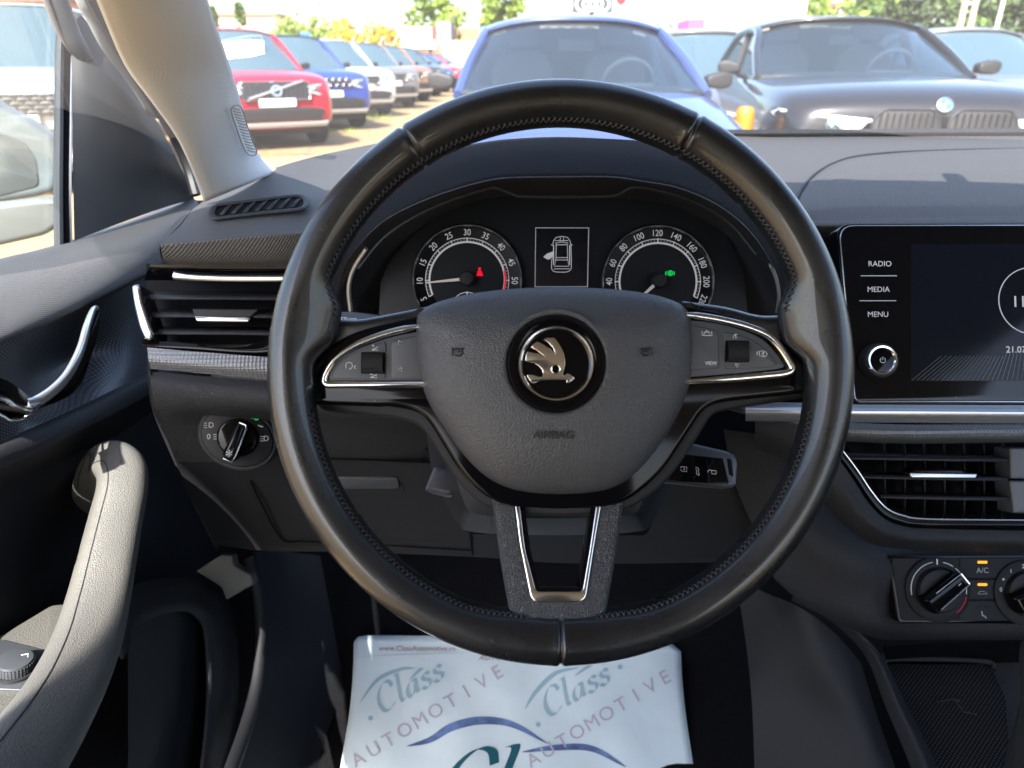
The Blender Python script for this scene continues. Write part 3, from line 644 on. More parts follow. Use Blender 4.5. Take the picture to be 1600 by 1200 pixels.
# ------------------------------------------------------------------ instrument cluster
ic = empty('instrument_cluster'); tag(ic, 'black instrument cluster with two round white-numbered gauges and a central display', 'instrument cluster')
gp = Pl(D(875,420,.672), -FW); gk = gp.k()
mb = MB(); mb.prism(gp, [(590,520),(594,440),(612,400),(645,366),(690,335),(770,300),(980,300),(1060,314),(1100,338),(1140,372),(1162,420),(1172,520)], -.01, -.002, .001); mb.build('panel', M['face'], ic)
def gauge(cx, cy, R, vals, ang, needle, name, redarc=None, minor=5):
    g = empty(name); g.parent = ic
    u, v = gp.uv(cx, cy, 0); r = R * gk
    P = lambda rr, a, h: gp.P(u + rr*r*cos(a), v + rr*r*sin(a), h)
    mb = MB(); mb.lathe(gp, u, v, [(r*1.0,-.002),(r*.99,.0),(r*.96,-.001),(.0001,-.001)], 72); mb.build('dial', M['dial'], g)
    mb = MB(); mb.lathe(gp, u, v, [(r*1.035,-.002),(r*1.03,.003),(r*1.005,.0045),(r*.985,.003),(r*.98,-.001)], 96); mb.build('chrome_ring', M['satinchrome'], g)
    mb = MB(); mb.lathe(gp, u, v, [(r*.70,-.0009),(r*.695,.0004),(.0001,.0004)], 72); mb.build('dial_centre', M['face'], g)
    a0, a1 = ang(vals[0]), ang(vals[-1]); N = 70
    mb = MB()
    mb.tube([P(.775, a0+(a1-a0)*i/N, -.0006) for i in range(N+1)], .00042, k=4); mb.tube([P(.70, a0+(a1-a0)*i/N, .0006) for i in range(N+1)], .0009, k=6, flat=(1,.5), nrm=gp.n)
    for i, vv in enumerate(vals):
        a = ang(vv); mb.tube([P(.71, a, 0), P(.785, a, 0)], .0006, k=4)
        if i < len(vals) - 1:
            for q in range(1, minor): a = ang(vv + (vals[i+1]-vv)*q/minor); mb.tube([P(.74, a, -.0005), P(.752, a, -.0005)], .00035, k=4)
    for vv in vals:
        a = ang(vv); ro = a - pi/2
        mb.text(gp, 0, 0, str(vv), 9.6, bold=.004, sx=.86, tr=(lambda X, Y, a=a, ro=ro: gp.P(u + .885*r*cos(a) + X*cos(ro) - Y*sin(ro), v + .885*r*sin(a) + X*sin(ro) + Y*cos(ro), -.0005)))
    mb.build('scale', M['lit'], g)
    if redarc:
        mb = MB(); mb.tube([P(.71, redarc[0]+(redarc[1]-redarc[0])*i/20, .0012) for i in range(21)], .0011, k=6, flat=(1,.5), nrm=gp.n); mb.build('red_band', mk('red_lit',(.5,.02,.04),.5,emit=(.8,.05,.08),es=.08), g)
    mb = MB(); mb.tube([P(.12, needle, .006), P(.76, needle, .004)], [.0016, .0006], k=6); mb.build('needle', M['needle'], g)
    mb = MB(); mb.lathe(gp, u, v, [(r*.14,.0005),(r*.135,.008),(r*.11,.010),(.0001,.0105)], 40); mb.build('needle_hub', M['dark'], g)
    return g, u, v, r
g, u, v, r = gauge(730, 437, 84, [5,10,15,20,25,30,35,40,45,50,55], lambda x: radians(90 + (30 - x) * 4.55), radians(185), 'tachometer', (radians(14), radians(-40)))
mb = MB(); mb.tube([gp.P(u + 24*gk*cos(a), v - 44*gk + 24*gk*sin(a), .001) for a in [radians(20+140*i/20) for i in range(21)]], .0005, k=4)
mb.tube([gp.P(u + 19*gk*cos(a), v - 44*gk + 19*gk*sin(a), .001) for a in [radians(20+140*i/20) for i in range(21)]], .0004, k=4)
for a in (35, 90, 145): a = radians(a); mb.tube([gp.P(u + 18*gk*cos(a), v - 44*gk + 18*gk*sin(a), .001), gp.P(u + 25*gk*cos(a), v - 44*gk + 25*gk*sin(a), .001)], .0007, k=4)
mb.build('temperature_scale', M['lit'], g)
mb = MB(); mb.disc(gp, *gp.uv(749.5,420,0), 2*gk, 0, .0012); mb.prism(gp, [(745,428),(747,422.5),(752,422.5),(754,428),(755,431),(744,431)], 0, .0011, .0002); mb.build('seatbelt_warning', M['litred'], g)
g, u, v, r = gauge(1028, 440, 86, [20,40,60,80,100,120,140,160,180,200,220], lambda x: radians(90 + (120 - x) * 1.125), radians(222), 'speedometer')
mb = MB(); mb.lathe(gp, *gp.uv(1047,427,0), [(4.4*gk,.0008),(4.4*gk,.0012),(2.6*gk,.0012),(2.6*gk,.0008)], 24)
mb.tube([gp.at(1041,424,.001), gp.at(1040,427,.001), gp.at(1041,430,.001)], .0006, k=4); mb.tube([gp.at(1053,424,.001), gp.at(1054,427,.001), gp.at(1053,430,.001)], .0006, k=4); mb.disc(gp, *gp.uv(1047,427,0), 1.8*gk, 0, .0012)
mb.build('brake_lamp', M['litgreen'], g)
cdp = empty('central_display'); cdp.parent = ic
mb = MB(); mb.prism(gp, [(836,354),(921,354),(919,450),(835,450)], -.002, .0, .0003); mb.build('display_panel', M['lcd'], cdp)
mb = MB(); mb.tube([gp.at(*q, .0004) for q in ((837,356),(920,356),(918,448),(836,448))], .0006, closed=True, k=4); mb.build('display_border', mk('border_print', (.4,.4,.42), .5, emit=(.5,.5,.52), es=.05), cdp)
mb = MB()
def cl(pts, closed=False, rr=.00035): mb.tube([gp.at(820 + x/10, 340 + y/10, .0006) for x, y in pts], rr, closed=closed, k=4)
cl([(440,420),(450,360),(490,310),(580,292),(670,310),(705,360),(720,420),(728,700),(725,800),(690,840),(640,852),(510,852),(450,840),(418,800),(420,680),(440,560)])
cl([(480,400),(578,380),(675,400),(665,430),(668,640),(690,760),(462,760),(488,640),(490,430)], True)
cl([(490,425),(665,425)]); cl([(488,625),(665,625)]); cl([(488,662),(668,662)]); cl([(470,360),(680,360)]); cl([(560,310),(545,365)]); cl([(600,310),(612,365)])
cl([(445,410),(412,425),(440,440)]); cl([(710,410),(745,428),(715,440)]); cl([(460,800),(700,800)]); cl([(450,430),(450,740)], rr=.0005); cl([(700,430),(700,740)], rr=.0005)
mb.poly([gp.at(820 + x/10, 340 + y/10, .0006) for x, y in ((445,528),(350,562),(290,614),(345,650),(385,655),(445,590))])
mb.build('car_symbol', M['lit'], cdp)
settle(ic, gp.at(875,460))
# ================================================================== STEERING WHEEL
sw_ = empty('steering_wheel'); tag(sw_, 'black leather three-spoke steering wheel with worn sheen and contrast-free stitching', 'steering wheel')
sw_['label'] = 'black leather three-spoke steering wheel with a chrome winged emblem on its centre pad'
wp = Pl(D(875, 582, .45), -FW); wk = wp.k(); R0 = 420 * wk
def flare(ph):
    f = 0
    for c0, wd, am in ((radians(168), .13, .012), (radians(12), .13, .012), (radians(270), .30, .004)):
        d = abs((ph - c0 + pi) % (2*pi) - pi); f += am * exp(-(d / wd) ** 4 * 1.0)
    return f
seams = [radians(123), radians(61.5), radians(270)]
def rimpt(ph, ps, extra=0):
    f = flare(ph); rr = .0142; ra = .0165
    sm = 0
    for s_ in seams:
        d = abs((ph - s_ + pi) % (2*pi) - pi); sm += exp(-(d / .0065) ** 2) * .0013
        sm -= exp(-((d - .018) / .012) ** 2) * .0003
    c = cos(ps); s = sin(ps)
    rad = R0 + (rr - sm + extra) * c if c > 0 else R0 + (rr + f - sm + extra) * c
    ax = (ra - sm + extra) * s * (1 - .25 * min(1, f / .016) * max(0, -c))
    ax -= .006 * min(1, f / .016) * max(0, -c)
    # palm swell near ten and two
    return wp.P(rad * cos(ph), rad * sin(ph), ax)
phs = []; N = 240
for i in range(N): phs.append(2*pi*i/N)
for s_ in seams: phs += [s_ + k * .0022 for k in range(-14, 15)]
phs = sorted(set(round(p % (2*pi), 5) for p in phs))
K = 40
mb = MB(); mb.grid([[rimpt(p, 2*pi*j/K) for j in range(K)] for p in phs], cu=True, cv=True); rim = mb.build('rim', M['leather'], sw_, angle=75)
# stitching along the inner edge
mb = MB()
def stitch(p0, p1):
    n = int((p1 - p0) / .022)
    for i in range(n):
        a = p0 + (p1 - p0) * (i + .5) / n
        q0 = radians(180 - 34); q1 = radians(180 - 20)
        mb.tube([rimpt(a - .008, q0, .0003), rimpt(a - .0015, (q0+q1)/2, .0009), rimpt(a + .006, q1, .0003)], .00042, k=5)
        mb.tube([rimpt(a + .006, q1, .0003), rimpt(a + .011, (q0+q1)/2, .0008), rimpt(a + .014, q0, .0003)], .00042, k=5)
stitch(radians(15), radians(166)); stitch(radians(189), radians(262)); stitch(radians(278), radians(351))
mb.build('stitching', mk('thread', (.04,.041,.045), .6), rim)
mb = MB()
for p0, p1 in ((15,166),(189,262),(278,351)):
    n = 120; mb.tube([rimpt(radians(p0 + (p1-p0)*i/n), radians(180-27), -.0001) for i in range(n+1)], .00055, k=5)
mb.build('seam', M['black'], rim)
mb = MB(); rs = random.Random(5)
for a0, q0, n in ((134, 62, 9), (207, 58, 4), (232, 100, 4), (150, 85, 5), (318, 70, 4)):
    for i in range(n):
        a = radians(a0) + rs.uniform(-.035, .035); q = radians(q0) + rs.uniform(-.16, .16); l = rs.uniform(.002, .006)
        mb.tube([rimpt(a, q, .00003), rimpt(a + l*.5, q + l*9, .00006), rimpt(a + l, q + l*16, .00003)], .00012, k=4)
mb.build('scuffs', mk('scuffed_leather', (.12,.12,.125), .5), rim)
# bezel plates
def wpr(name, pts, h0, h1, bev, mat, par=None, smooth_n=0, r=0, steps=4):
    q = cat(pts, smooth_n, True) if smooth_n else (rnd(pts, r) if r else pts)
    return MB().prism(wp, [(p[0], p[1]) for p in q], h0, h1, bev, steps=steps, backcap=True).build(name, mat, par or sw_, angle=50)
lowplate = [(478,610,8),(486,588,10),(512,543,20),(548,516,20),(604,500,20),(660,488,10),(875,480,10),(1080,474,10),(1135,484,20),(1188,503,20),(1232,536,20),(1256,570,15),(1268,602,8),(1262,622,12),(1130,642,25),(1112,650,25),(1095,680,25),(1044,756,40),(988,796,35),(945,806,25),(875,808,10),(800,806,25),(752,792,35),(712,752,40),(662,672,25),(645,662,25),(625,656,20),(500,642,12)]
wpr('spoke_backing', [(p[0], p[1]) for p in rnd(lowplate, 10)], -.036, -.015, .004, M['dark'])
gl = [(468,612,6),(474,585,12),(508,543,22),(548,519,22),(604,503,20),(660,491,10),(875,484,10),(1078,478,10),(1132,488,20),(1184,507,22),(1232,537,22),(1264,571,15),(1280,600,6),(1274,613,10),(1125,629,22),(1100,640,22),(1082,668,20),(1035,740,30),(985,783,30),(944,794,20),(875,797,10),(804,794,20),(762,781,30),(720,742,30),(668,656,20),(650,643,20),(622,637,20),(474,632,10)]
wpr('spoke_bezel', [(p[0], p[1]) for p in rnd(gl, 10)], -.022, -.007, .0035, M['gloss'])
# upper leather-coloured strips over the spokes (soft grey plastic)
def ribbon(name, pts, w_, h, mat, par=None):
    mb = MB(); P = [wp.at(p[0], p[1], h) for p in pts]; mb.tube(cat(P, 6), w_, k=10, flat=(1, .45), nrm=wp.n); return mb.build(name, mat, par or sw_)
wpr('spoke_lip', [(p.x, p.y) for p in rnd([(486,540,4),(496,500,10),(524,496,16),(556,499,24),(604,490,24),(668,477,4),(668,540,4),(510,610,4)], 8)], -.026, -.0088, .006, M['leather'], steps=7)
wpr('spoke_lip', [(p.x, p.y) for p in rnd([(1264,536,4),(1254,496,10),(1228,491,16),(1190,493,24),(1140,478,24),(1066,468,4),(1066,530,4),(1240,606,4)], 8)], -.026, -.0088, .006, M['leather'], steps=7)
# button units
def unit(side, chrome, panelp, btns, wheelc, wheelrot):
    e = empty('button_unit'); e.parent = sw_
    mb = MB(); P = [wp.at(p.x, p.y, -.0058) for p in rnd(chrome, 14, 8)]
    mb.tube(P, .0024, closed=True, k=10, flat=(1, .8), nrm=wp.n); mb.build('chrome_frame', M['chrome'], e, angle=80)
    wpr('button_panel', [(p.x, p.y) for p in rnd(panelp, 10, 6)], -.016, -.0064, .0006, M['panel'], e)
    for b in btns: wpr('button', [(p.x, p.y) for p in rnd(b, 6, 5)], -.0068, -.0054, .0007, M['panel'], e)
    cx, cy = wheelc
    wpr('wheel_slot', rnd([(cx-19,cy-17),(cx+19,cy-17),(cx+19,cy+17),(cx-19,cy+17)], 2), -.0058, -.0052, .0002, M['black'], e)
    mb = MB(); u, v = wp.uv(cx, cy, -.0052); hw = 16*wk; Rr = 15*wk
    rings = []
    for i in range(15):
        a = pi * i / 14; rings.append([wp.P(u + x*hw, v + cos(a)*Rr, -.0052 + sin(a)*Rr*.55) for x in (-1, -.9, .9, 1)])
    mb.grid(rings); sc = mb.build('scroll_wheel', M['dark'], e)
    mb = MB()
    for i in range(1, 14):
        a = pi * i / 14
        for j in range(11):
            mb.box(wp.P(u + (j-5)/5.4*hw, v + cos(a)*Rr, -.0050 + sin(a)*Rr*.56), .0006, .0006, .0006)
    mb.build('wheel_knurl', M['dark'], sc, smooth=False)
    return e
eL = unit('l', [(504,601,12),(509,582,16),(524,560,24),(556,538,26),(608,519,26),(668,507,0),(668,601,0)], [(512,595),(517,578,14),(530,561,22),(560,544,24),(610,526,24),(668,515,0),(668,595,0)],
     [[(517,592,6),(521,578,14),(536,561,20),(562,547,20),(601,533,4),(603,540,3),(602,592,4)], [(611,533,8),(668,521,0),(668,592,0),(611,592,4)]], (583,567), 0)
eR = unit('r', [(1058,490,0),(1110,496,26),(1160,507,26),(1200,522,26),(1222,545,22),(1241,578,10),(1225,584,10),(1160,590,10),(1058,598,0)], [(1058,498,0),(1110,503,24),(1158,514,24),(1192,529,22),(1211,549,18),(1228,573,8),(1215,577,8),(1160,583,6),(1058,591,0)],
     [[(1058,505,0),(1116,514,8),(1122,522,5),(1124,575,5),(1058,580,0)], [(1131,518,5),(1160,524,16),(1188,538,16),(1204,555,12),(1216,571,5),(1200,574,6),(1134,577,5)]], (1152,549), 0)
hS = -.0051
def icon(par, segs, texts=(), name='button_symbol', r=.00028):
    mb = MB()
    for sg in segs: mb.tube([wp.at(x, y, hS) for x, y in sg], r, k=4)
    for (x, y, t_, hp, b) in texts: mb.text(wp, x, y, t_, hp, hS, bold=b)
    mb.build(name, M['print'], par)
icon(eL, [[(623,532),(623,539),(629,535.5),(623,532)], [(628,574),(628,581),(622,577.5),(628,574)], [(581,547),(591,547),(591,542),(581,547)], [(579,590),(589,590),(589,585),(579,590)], [(581,540),(585,540)], [(583,538),(583,542)], [(578,585),(583,585)],
          [(541,575),(540,571),(542,567),(546,566),(550,568),(551,572),(549,575),(546,577)], [(553,573),(556,571)], [(553,574),(556,576)]])
icon(eR, [[(1148,522.5),(1152,522.5),(1148,522.5),(1145,528),(1151,528),(1148,522.5)], [(1149,569),(1155,569),(1152,574),(1149,569)],
          [(1099,524),(1101,519),(1108,519),(1110,524),(1099,524)], [(1102,519),(1104,516),(1107,519)], [(1097,518),(1097,521)], [(1112,518),(1112,521)], [(1096,523),(1098,524)], [(1113,523),(1111,524)],
          [(1186,549),(1193,548),(1193,556),(1187,556),(1186,549)], [(1190,553),(1196,549),(1199,553),(1196,557),(1191,557)], [(1183,549),(1183,555)]], [(1111,567.5,'VIEW',5.5,.01)])
# airbag pad
ao = [(652,502),(656,490),(672,478),(700,468),(740,459),(800,452),(875,449.5),(950,452),(1010,459),(1050,470),(1072,484),(1080,505),(1083,545),(1079,590),(1066,632),(1044,674),(1015,715),(985,745),(955,762),(920,769),(875,771.5),(830,769),(793,761),(760,744),(728,714),(698,673),(672,632),(658,592),(651,545)]
cxp, cyp = 870, 590
aoc = cat(ao, 5, True)
rows = []
prof = [(1.0,-.020),(1.005,-.012),(1.003,-.007),(.985,-.0035),(.96,-.0005),(.92,.0025),(.85,.0062),(.75,.0098),(.62,.0128),(.48,.0148),(.36,.0158),(.25,.0163)]
for s_, h in prof: rows.append([wp.at(cxp + (p.x-cxp)*s_, cyp + (p.y-cyp)*s_, h) for p in aoc])
# ring fixed around emblem
emc = (869, 568); eu, ev = wp.uv(*emc, .0165)
def circ(rpx, h, n=len(aoc)):
    out = []
    for p in aoc:
        a = atan2(-(p.y - emc[1]), p.x - emc[0]); out.append(wp.P(eu + rpx*wk*cos(a), ev + rpx*wk*sin(a), h))
    return out
rows = rows[:9] + [circ(82, .0150), circ(76.5, .0150), circ(74, .0135), circ(73, .010)]
mb = MB(); mb.grid(rows, cu=True); pad = mb.build('airbag_cover', M['pad'], sw_, angle=60)
# AIRBAG and horn marks, blackened to paint the shade of sunk embossing
mb = MB(); mb.text(wp, 864, 679.5, 'AIRBAG', 11.5, .0158, bold=.016, sx=1.12); mb.build('airbag_lettering', mk('emboss_shade', (.004,.004,.005), .6), pad)
mb = MB()
def mk_(pts): mb.tube([wp.at(x, y, .0118 if x < 870 else .0131) for x, y in pts], .0006, k=5)
for sx_, hx in ((1, 716), (-1, 1009)):
    mk_([(hx-9*sx_,543),(hx-9*sx_,556)]); mk_([(hx-9*sx_,545),(hx+9*sx_,545)]); mk_([(hx-4*sx_,555),(hx+2*sx_,556),(hx+7*sx_,552),(hx+6*sx_,546)]); mk_([(hx-1*sx_,549),(hx+3*sx_,549)])
mb.build('horn_mark', M['dark'], pad)
# emblem
em = empty('emblem'); em.parent = sw_
L_ = lambda prof, name, mat: MB().lathe(wp, eu, ev, [(r_*wk, h_) for r_, h_ in prof], 80).build(name, mat, em)
L_([(75,.0125),(74,.0152),(71,.0166),(66,.0166),(60,.0160),(55,.0152)], 'emblem_surround', M['gloss'])
L_([(58.5,.0148),(57.5,.0172),(55.5,.0186),(53,.0184),(50.5,.0168),(49.5,.0150)], 'emblem_ring', M['chrome'])
L_([(51,.0150),(30,.0150),(.01,.0150)], 'emblem_field', M['gloss'])
# crop 780..960 x 480..640 at scale 7.5
def E(x, y): return (780 + x/7.5, 480 + y/7.5)
logo = [(320,800),(360,788),(410,800),(460,820),(500,815),(513,780),(500,730),(465,690),(410,655),(350,640),(302,628),(312,560),(330,520),(400,535),(470,545),(555,598),(500,555),(440,505),(370,470),(410,425),(450,402),(510,430),(560,465),(580,478),(600,485),(625,515),(662,550),(645,515),(625,470),(590,430),(550,395),(512,378),(560,358),(645,355),(690,405),(735,480),(765,560),(775,650),(765,720),(748,795),(775,805),(790,780),(840,795),(888,832),(830,885),(785,885),(790,858),(740,852),(470,858),(430,885),(380,888),(350,850)]
ci = [(663+46*cos(t), 725+46*sin(t)) for t in [2*pi*i/20 for i in range(20)]]
LOG = [E(*p) for p in logo]
mb = MB(); mb.prism(wp, LOG, .0148, .0166, .0004); lg = mb.build('winged_arrow', M['chrome'], em, angle=30)
mb = MB(); mb.prism(wp, [E(*p) for p in ci], .016, .0169, .0002); mb.build('arrow_eye', M['gloss'], lg)
mb = MB(); mb.tube([wp.at(*E(663+50*cos(t), 725+50*sin(t)), .0168) for t in [2*pi*i/24 for i in range(24)]], .0004, closed=True, k=6); mb.build('eye_ring', M['chrome'], lg)
# lower spoke
ls_ = [(768,778,4),(782,880,10),(796,958,14),(808,979,14),(826,985,10),(925,985,10),(940,978,14),(948,958,14),(962,880,10),(976,778,4),(930,778,3),(920,880,10),(911,926,8),(838,926,8),(822,880,10),(808,778,3)]
o_a = wp.at(875,985,.0075); sp2 = Pl(o_a, RT.cross(wp.at(875,790,-.011) - o_a))
lsp = MB().prism(sp2, [(p.x, p.y) for p in rnd(ls_, 5)], -.02, 0, .0045, steps=4, backcap=True).build('lower_spoke', M['spoke_grain'], sw_, angle=50)
tr_ = [(804,786,2),(812,850,10),(829,934,7),(838,942,6),(906,942,6),(916,934,6),(929,850,10),(940,786,2),(932,786,2),(921,860,10),(910,924,6),(838,924,6),(821,860,10),(812,786,2)]
MB().prism(sp2, [(p.x, p.y) for p in rnd(tr_, 4)], -.018, .0013, .0009, backcap=True).build('spoke_trim', M['chrome'], lsp, angle=50)
inn_ = [(811,784),(821,860),(837,925),(911,925),(922,860),(933,784),(925,784),(914,860),(905,918),(843,918),(829,860),(819,784)]
MB().prism(sp2, inn_, -.02, -.001, .0003, backcap=True).build('spoke_liner', M['gloss'], lsp, angle=50)
settle(sw_, wp.o)
# ------------------------------------------------------------------ column and stalk
colm = empty('steering_column'); tag(colm, 'dark steering column shroud with black adjusting lever, directly behind the wheel hub', 'steering column')
c0 = Pl(D(875,700,.49), -FW); c1 = Pl(D(875,700,.60), -FW)
o0 = [(690,560),(700,520),(1050,520),(1060,560),(1040,700),(1010,790),(985,812),(875,818),(745,812),(715,785),(695,700)]
o1 = [(665,560),(690,500),(1060,500),(1080,560),(1060,720),(1020,815),(985,832),(875,836),(745,832),(712,812),(672,720)]
def lay(pl, o, s=1, n=5): return [pl.at(875+(p.x-875)*s, 660+(p.y-660)*s, 0) for p in cat(o, n, True)]
mb = MB(); mb.grid([lay(Pl(D(875,700,.488),-FW), o0, .80), lay(c0, o0, .95), lay(Pl(D(875,700,.51),-FW), o0, 1.0), lay(c1, o1, 1.0), lay(Pl(D(875,700,.68),-FW), o1, 1.0)], cu=True); mb.poly(lay(Pl(D(875,700,.488),-FW), o0, .8)); mb.build('column_shroud', M['mid'], colm)
mb = MB(); mb.prism(Pl(D(875,800,.60),-FW), rnd([(660,700),(700,700),(740,822),(1000,822),(1032,740),(1050,740),(1012,838,10),(728,836,14)], 6), -.05, 0, .003); mb.build('column_gap', M['black'], colm)
lvp = Pl(D(685,752,.52), -FW + Vector((0,0,.25)))
mb = MB(); mb.prism(lvp, rnd([(662,766,5),(678,728,6),(706,732,6),(712,772,6),(700,775,5)], 4), -.05, .0, .003); mb.build('adjusting_lever', M['satin'], colm)
stl = empty('indicator_stalk'); tag(stl, 'black stalk with CANCEL OFF lettering, showing through the wheel above the left spoke', 'stalk')
sp_ = Pl(D(560,500,.56), -FW + Vector((0,0,.3)))
mb = MB(); mb.surf([[sp_.at(480,486,-.006), sp_.at(560,488,-.006), sp_.at(640,500,-.006), sp_.at(720,520,-.006)], [sp_.at(480,489,0), sp_.at(560,491,0), sp_.at(640,503,0), sp_.at(720,523,0)], [sp_.at(480,505,.002), sp_.at(560,507,.002), sp_.at(640,520,.002), sp_.at(720,540,.002)], [sp_.at(480,520,-.006), sp_.at(560,522,-.006), sp_.at(640,535,-.006), sp_.at(720,555,-.006)]], 5, 4); mb.build('stalk_arm', M['satin'], stl)
mb = MB(); mb.text(sp_, 531, 498, 'CANCEL', 5, .0022, bold=.006); mb.text(sp_, 551, 499.5, 'OFF', 5, .0022, bold=.006, ); mb.text(sp_, 518, 497.5, 'N', 5, .0022); mb.build('stalk_lettering', M['print'], stl)
settle(stl, sp_.at(600,510)); settle(colm, D(875,830,.6))
# ------------------------------------------------------------------ key
key = empty('car_key'); tag(key, 'black folding car key with three buttons sitting in the ignition below the right spoke', 'key')
kp = Pl(D(1095,725,.53), -FW + Vector((.12,0,.25)))
mb = MB(); mb.prism(kp, rnd([(1030,690,8),(1060,686,8),(1138,704,8),(1150,712,6),(1155,722,6),(1152,760,6),(1140,763,8),(1034,752,8)], 6), -.014, .0, .004, steps=4, backcap=True); mb.build('key_body', M['satin'], key)
mb = MB(); mb.prism(kp, rnd([(1034,706,3),(1130,716,3),(1140,757,4),(1036,750,3)], 3), -.001, .0008, .0005); mb.build('key_face', M['gloss'], key)
mb = MB(); mb.tube([kp.at(x, y, -.001) for x, y in ((1131,708),(1146,712),(1149,722),(1148,756),(1141,757),(1132,718),(1131,708))], .0007, k=6); mb.build('key_loop', M['satin'], key)
mb = MB(); mb.prism(kp, rnd([(1136,716),(1143,718),(1146,745),(1140,742)], 2), -.001, .0004, .0002); mb.build('key_slot', M['black'], key)
mb = MB()
for x in (1083, 1104): mb.tube([kp.at(x, 714, .0009), kp.at(x+1, 754, .0009)], .0003, k=4)
mb.build('button_gap', M['black'], key)
mb = MB()
for sg in ([(1063,731),(1065,729),(1073,730),(1073,737),(1065,736),(1063,733)], [(1069,731),(1069,735)], [(1087,730),(1090,731),(1092,733),(1091,738),(1093,741),(1092,743),(1088,740),(1089,735),(1087,733)], [(1112,735),(1119,736),(1119,741),(1112,740),(1112,735)], [(1112,736),(1110,734),(1107,735),(1106,738)]):
    mb.tube([kp.at(x, y, .001) for x, y in sg], .0003, k=4)
mb.build('button_symbol', M['print'], key)
mb = MB(); mb.lathe(kp, *kp.uv(1037,742,0), [(4*kp.k(),-.002),(3.6*kp.k(),.0015),(.0001,.002)], 20); mb.build('key_pivot', M['chrome'], key)
mb = MB(); mb.tube([kp.at(1034,722,-.006), kp.at(1010,722,-.012), kp.at(985,722,-.03)], .009, k=12); mb.build('ignition_barrel', M['dark'], colm)
bpy.data.objects['ignition_barrel'].location = -colm.location
settle(key, kp.at(1095,755))
# unseen driver seat, added behind the viewer to darken the gloss reflections
seat = empty('unseen_driver_seat'); tag(seat, 'unseen dark seat added behind the viewer to darken reflections on the wheel', 'car seat')
sq = Pl(Vector((.03, -.30, .80)), Vector((0, 1, .22)))
MB().prism(sq, rnd([(-.27,-.42),(.27,-.42),(.29,.1),(.22,.34),(-.22,.34),(-.29,.1)], .08), -.12, .0, .05, uv=True, steps=5, backcap=True).build('backrest', M['dark'], seat)
sq = Pl(Vector((.03, -.37, 1.24)), Vector((0, 1, .12)))
MB().prism(sq, rnd([(-.14,-.10),(.14,-.10),(.15,.10),(-.15,.10)], .06), -.1, .0, .04, uv=True, steps=5, backcap=True).build('headrest', M['dark'], seat)
MB().surf([[Vector((x, y, z)) for x in (-.24,-.1,.16,.3)] for y, z in ((-.32,.48),(-.2,.56),(.0,.56),(.14,.54),(.17,.46))], 4, 4).build('cushion', M['dark'], seat, solid=.05)
settle(seat, (.03, -.1, .4))
# ================================================================== DOOR
door = empty('door'); door.parent = own
def X4(l): return [QX(*p) for p in l]
# sill top roll
rows = [X4([(-160,445,-.512),(0,404,-.505),(60,390,-.503),(112,375,-.50),(200,345,-.49),(262,322,-.475),(300,308,-.455)]),
        X4([(-160,452,-.497),(0,410,-.49),(60,396,-.488),(115,382,-.485),(200,352,-.475),(264,328,-.462),(304,311,-.448)]),
        X4([(-160,500,-.462),(0,452,-.455),(60,432,-.453),(118,412,-.45),(200,378,-.445),(266,342,-.442),(309,316,-.438)]),
        X4([(-160,560,-.438),(0,500,-.432),(60,476,-.43),(125,446,-.43),(200,408,-.43),(268,366,-.43),(312,330,-.432)]),
        X4([(-160,600,-.428),(0,532,-.423),(60,507,-.422),(130,474,-.422),(200,440,-.424),(262,405,-.426),(310,370,-.432)]),
        X4([(-160,606,-.436),(0,538,-.431),(60,513,-.43),(130,480,-.43),(200,446,-.432),(262,412,-.434),(310,376,-.44)])]
MB().surf(rows, 5, 5).build('sill_top', M['sill'], door, angle=80)
# dotted trim panel with a handle bowl
rows = [X4([(-160,600,-.433),(0,533,-.43),(60,508,-.43),(130,475,-.43),(200,442,-.432),(262,407,-.434),(330,360,-.44)]),
        X4([(-160,640,-.43),(0,560,-.432),(45,545,-.445),(110,520,-.455),(200,490,-.436),(262,455,-.436),(330,410,-.44)]),
        X4([(-160,690,-.428),(0,590,-.432),(45,578,-.458),(110,560,-.466),(200,530,-.434),(262,500,-.436),(330,460,-.44)]),
        X4([(-160,730,-.424),(0,630,-.428),(45,612,-.445),(110,600,-.450),(200,560,-.43),(262,535,-.432),(330,500,-.438)]),
        X4([(-160,770,-.416),(0,690,-.42),(60,664,-.42),(130,632,-.42),(200,598,-.422),(262,570,-.425),(330,540,-.43)])]
MB().surf(rows, 6, 6).build('dotted_trim', M['doordots'], door)
rows = [X4([(-160,770,-.416),(0,690,-.42),(60,664,-.42),(130,632,-.42),(200,598,-.422),(262,570,-.425),(330,540,-.43)]),
        X4([(-160,782,-.404),(0,700,-.408),(60,675,-.408),(130,643,-.408),(200,608,-.41),(262,580,-.413),(330,550,-.42)]),
        X4([(-160,812,-.398),(0,726,-.402),(60,700,-.402),(130,666,-.402),(200,630,-.405),(262,598,-.41),(330,565,-.418)]),
        X4([(-160,826,-.405),(0,738,-.408),(60,711,-.408),(130,677,-.408),(200,640,-.41),(262,606,-.415),(330,575,-.423)]),
        X4([(-160,850,-.45),(0,760,-.45),(60,735,-.45),(130,705,-.45),(200,670,-.45),(262,630,-.45),(330,600,-.455)])]
MB().surf(rows, 5, 5).build('lower_ridge', M['soft'], door, angle=80)
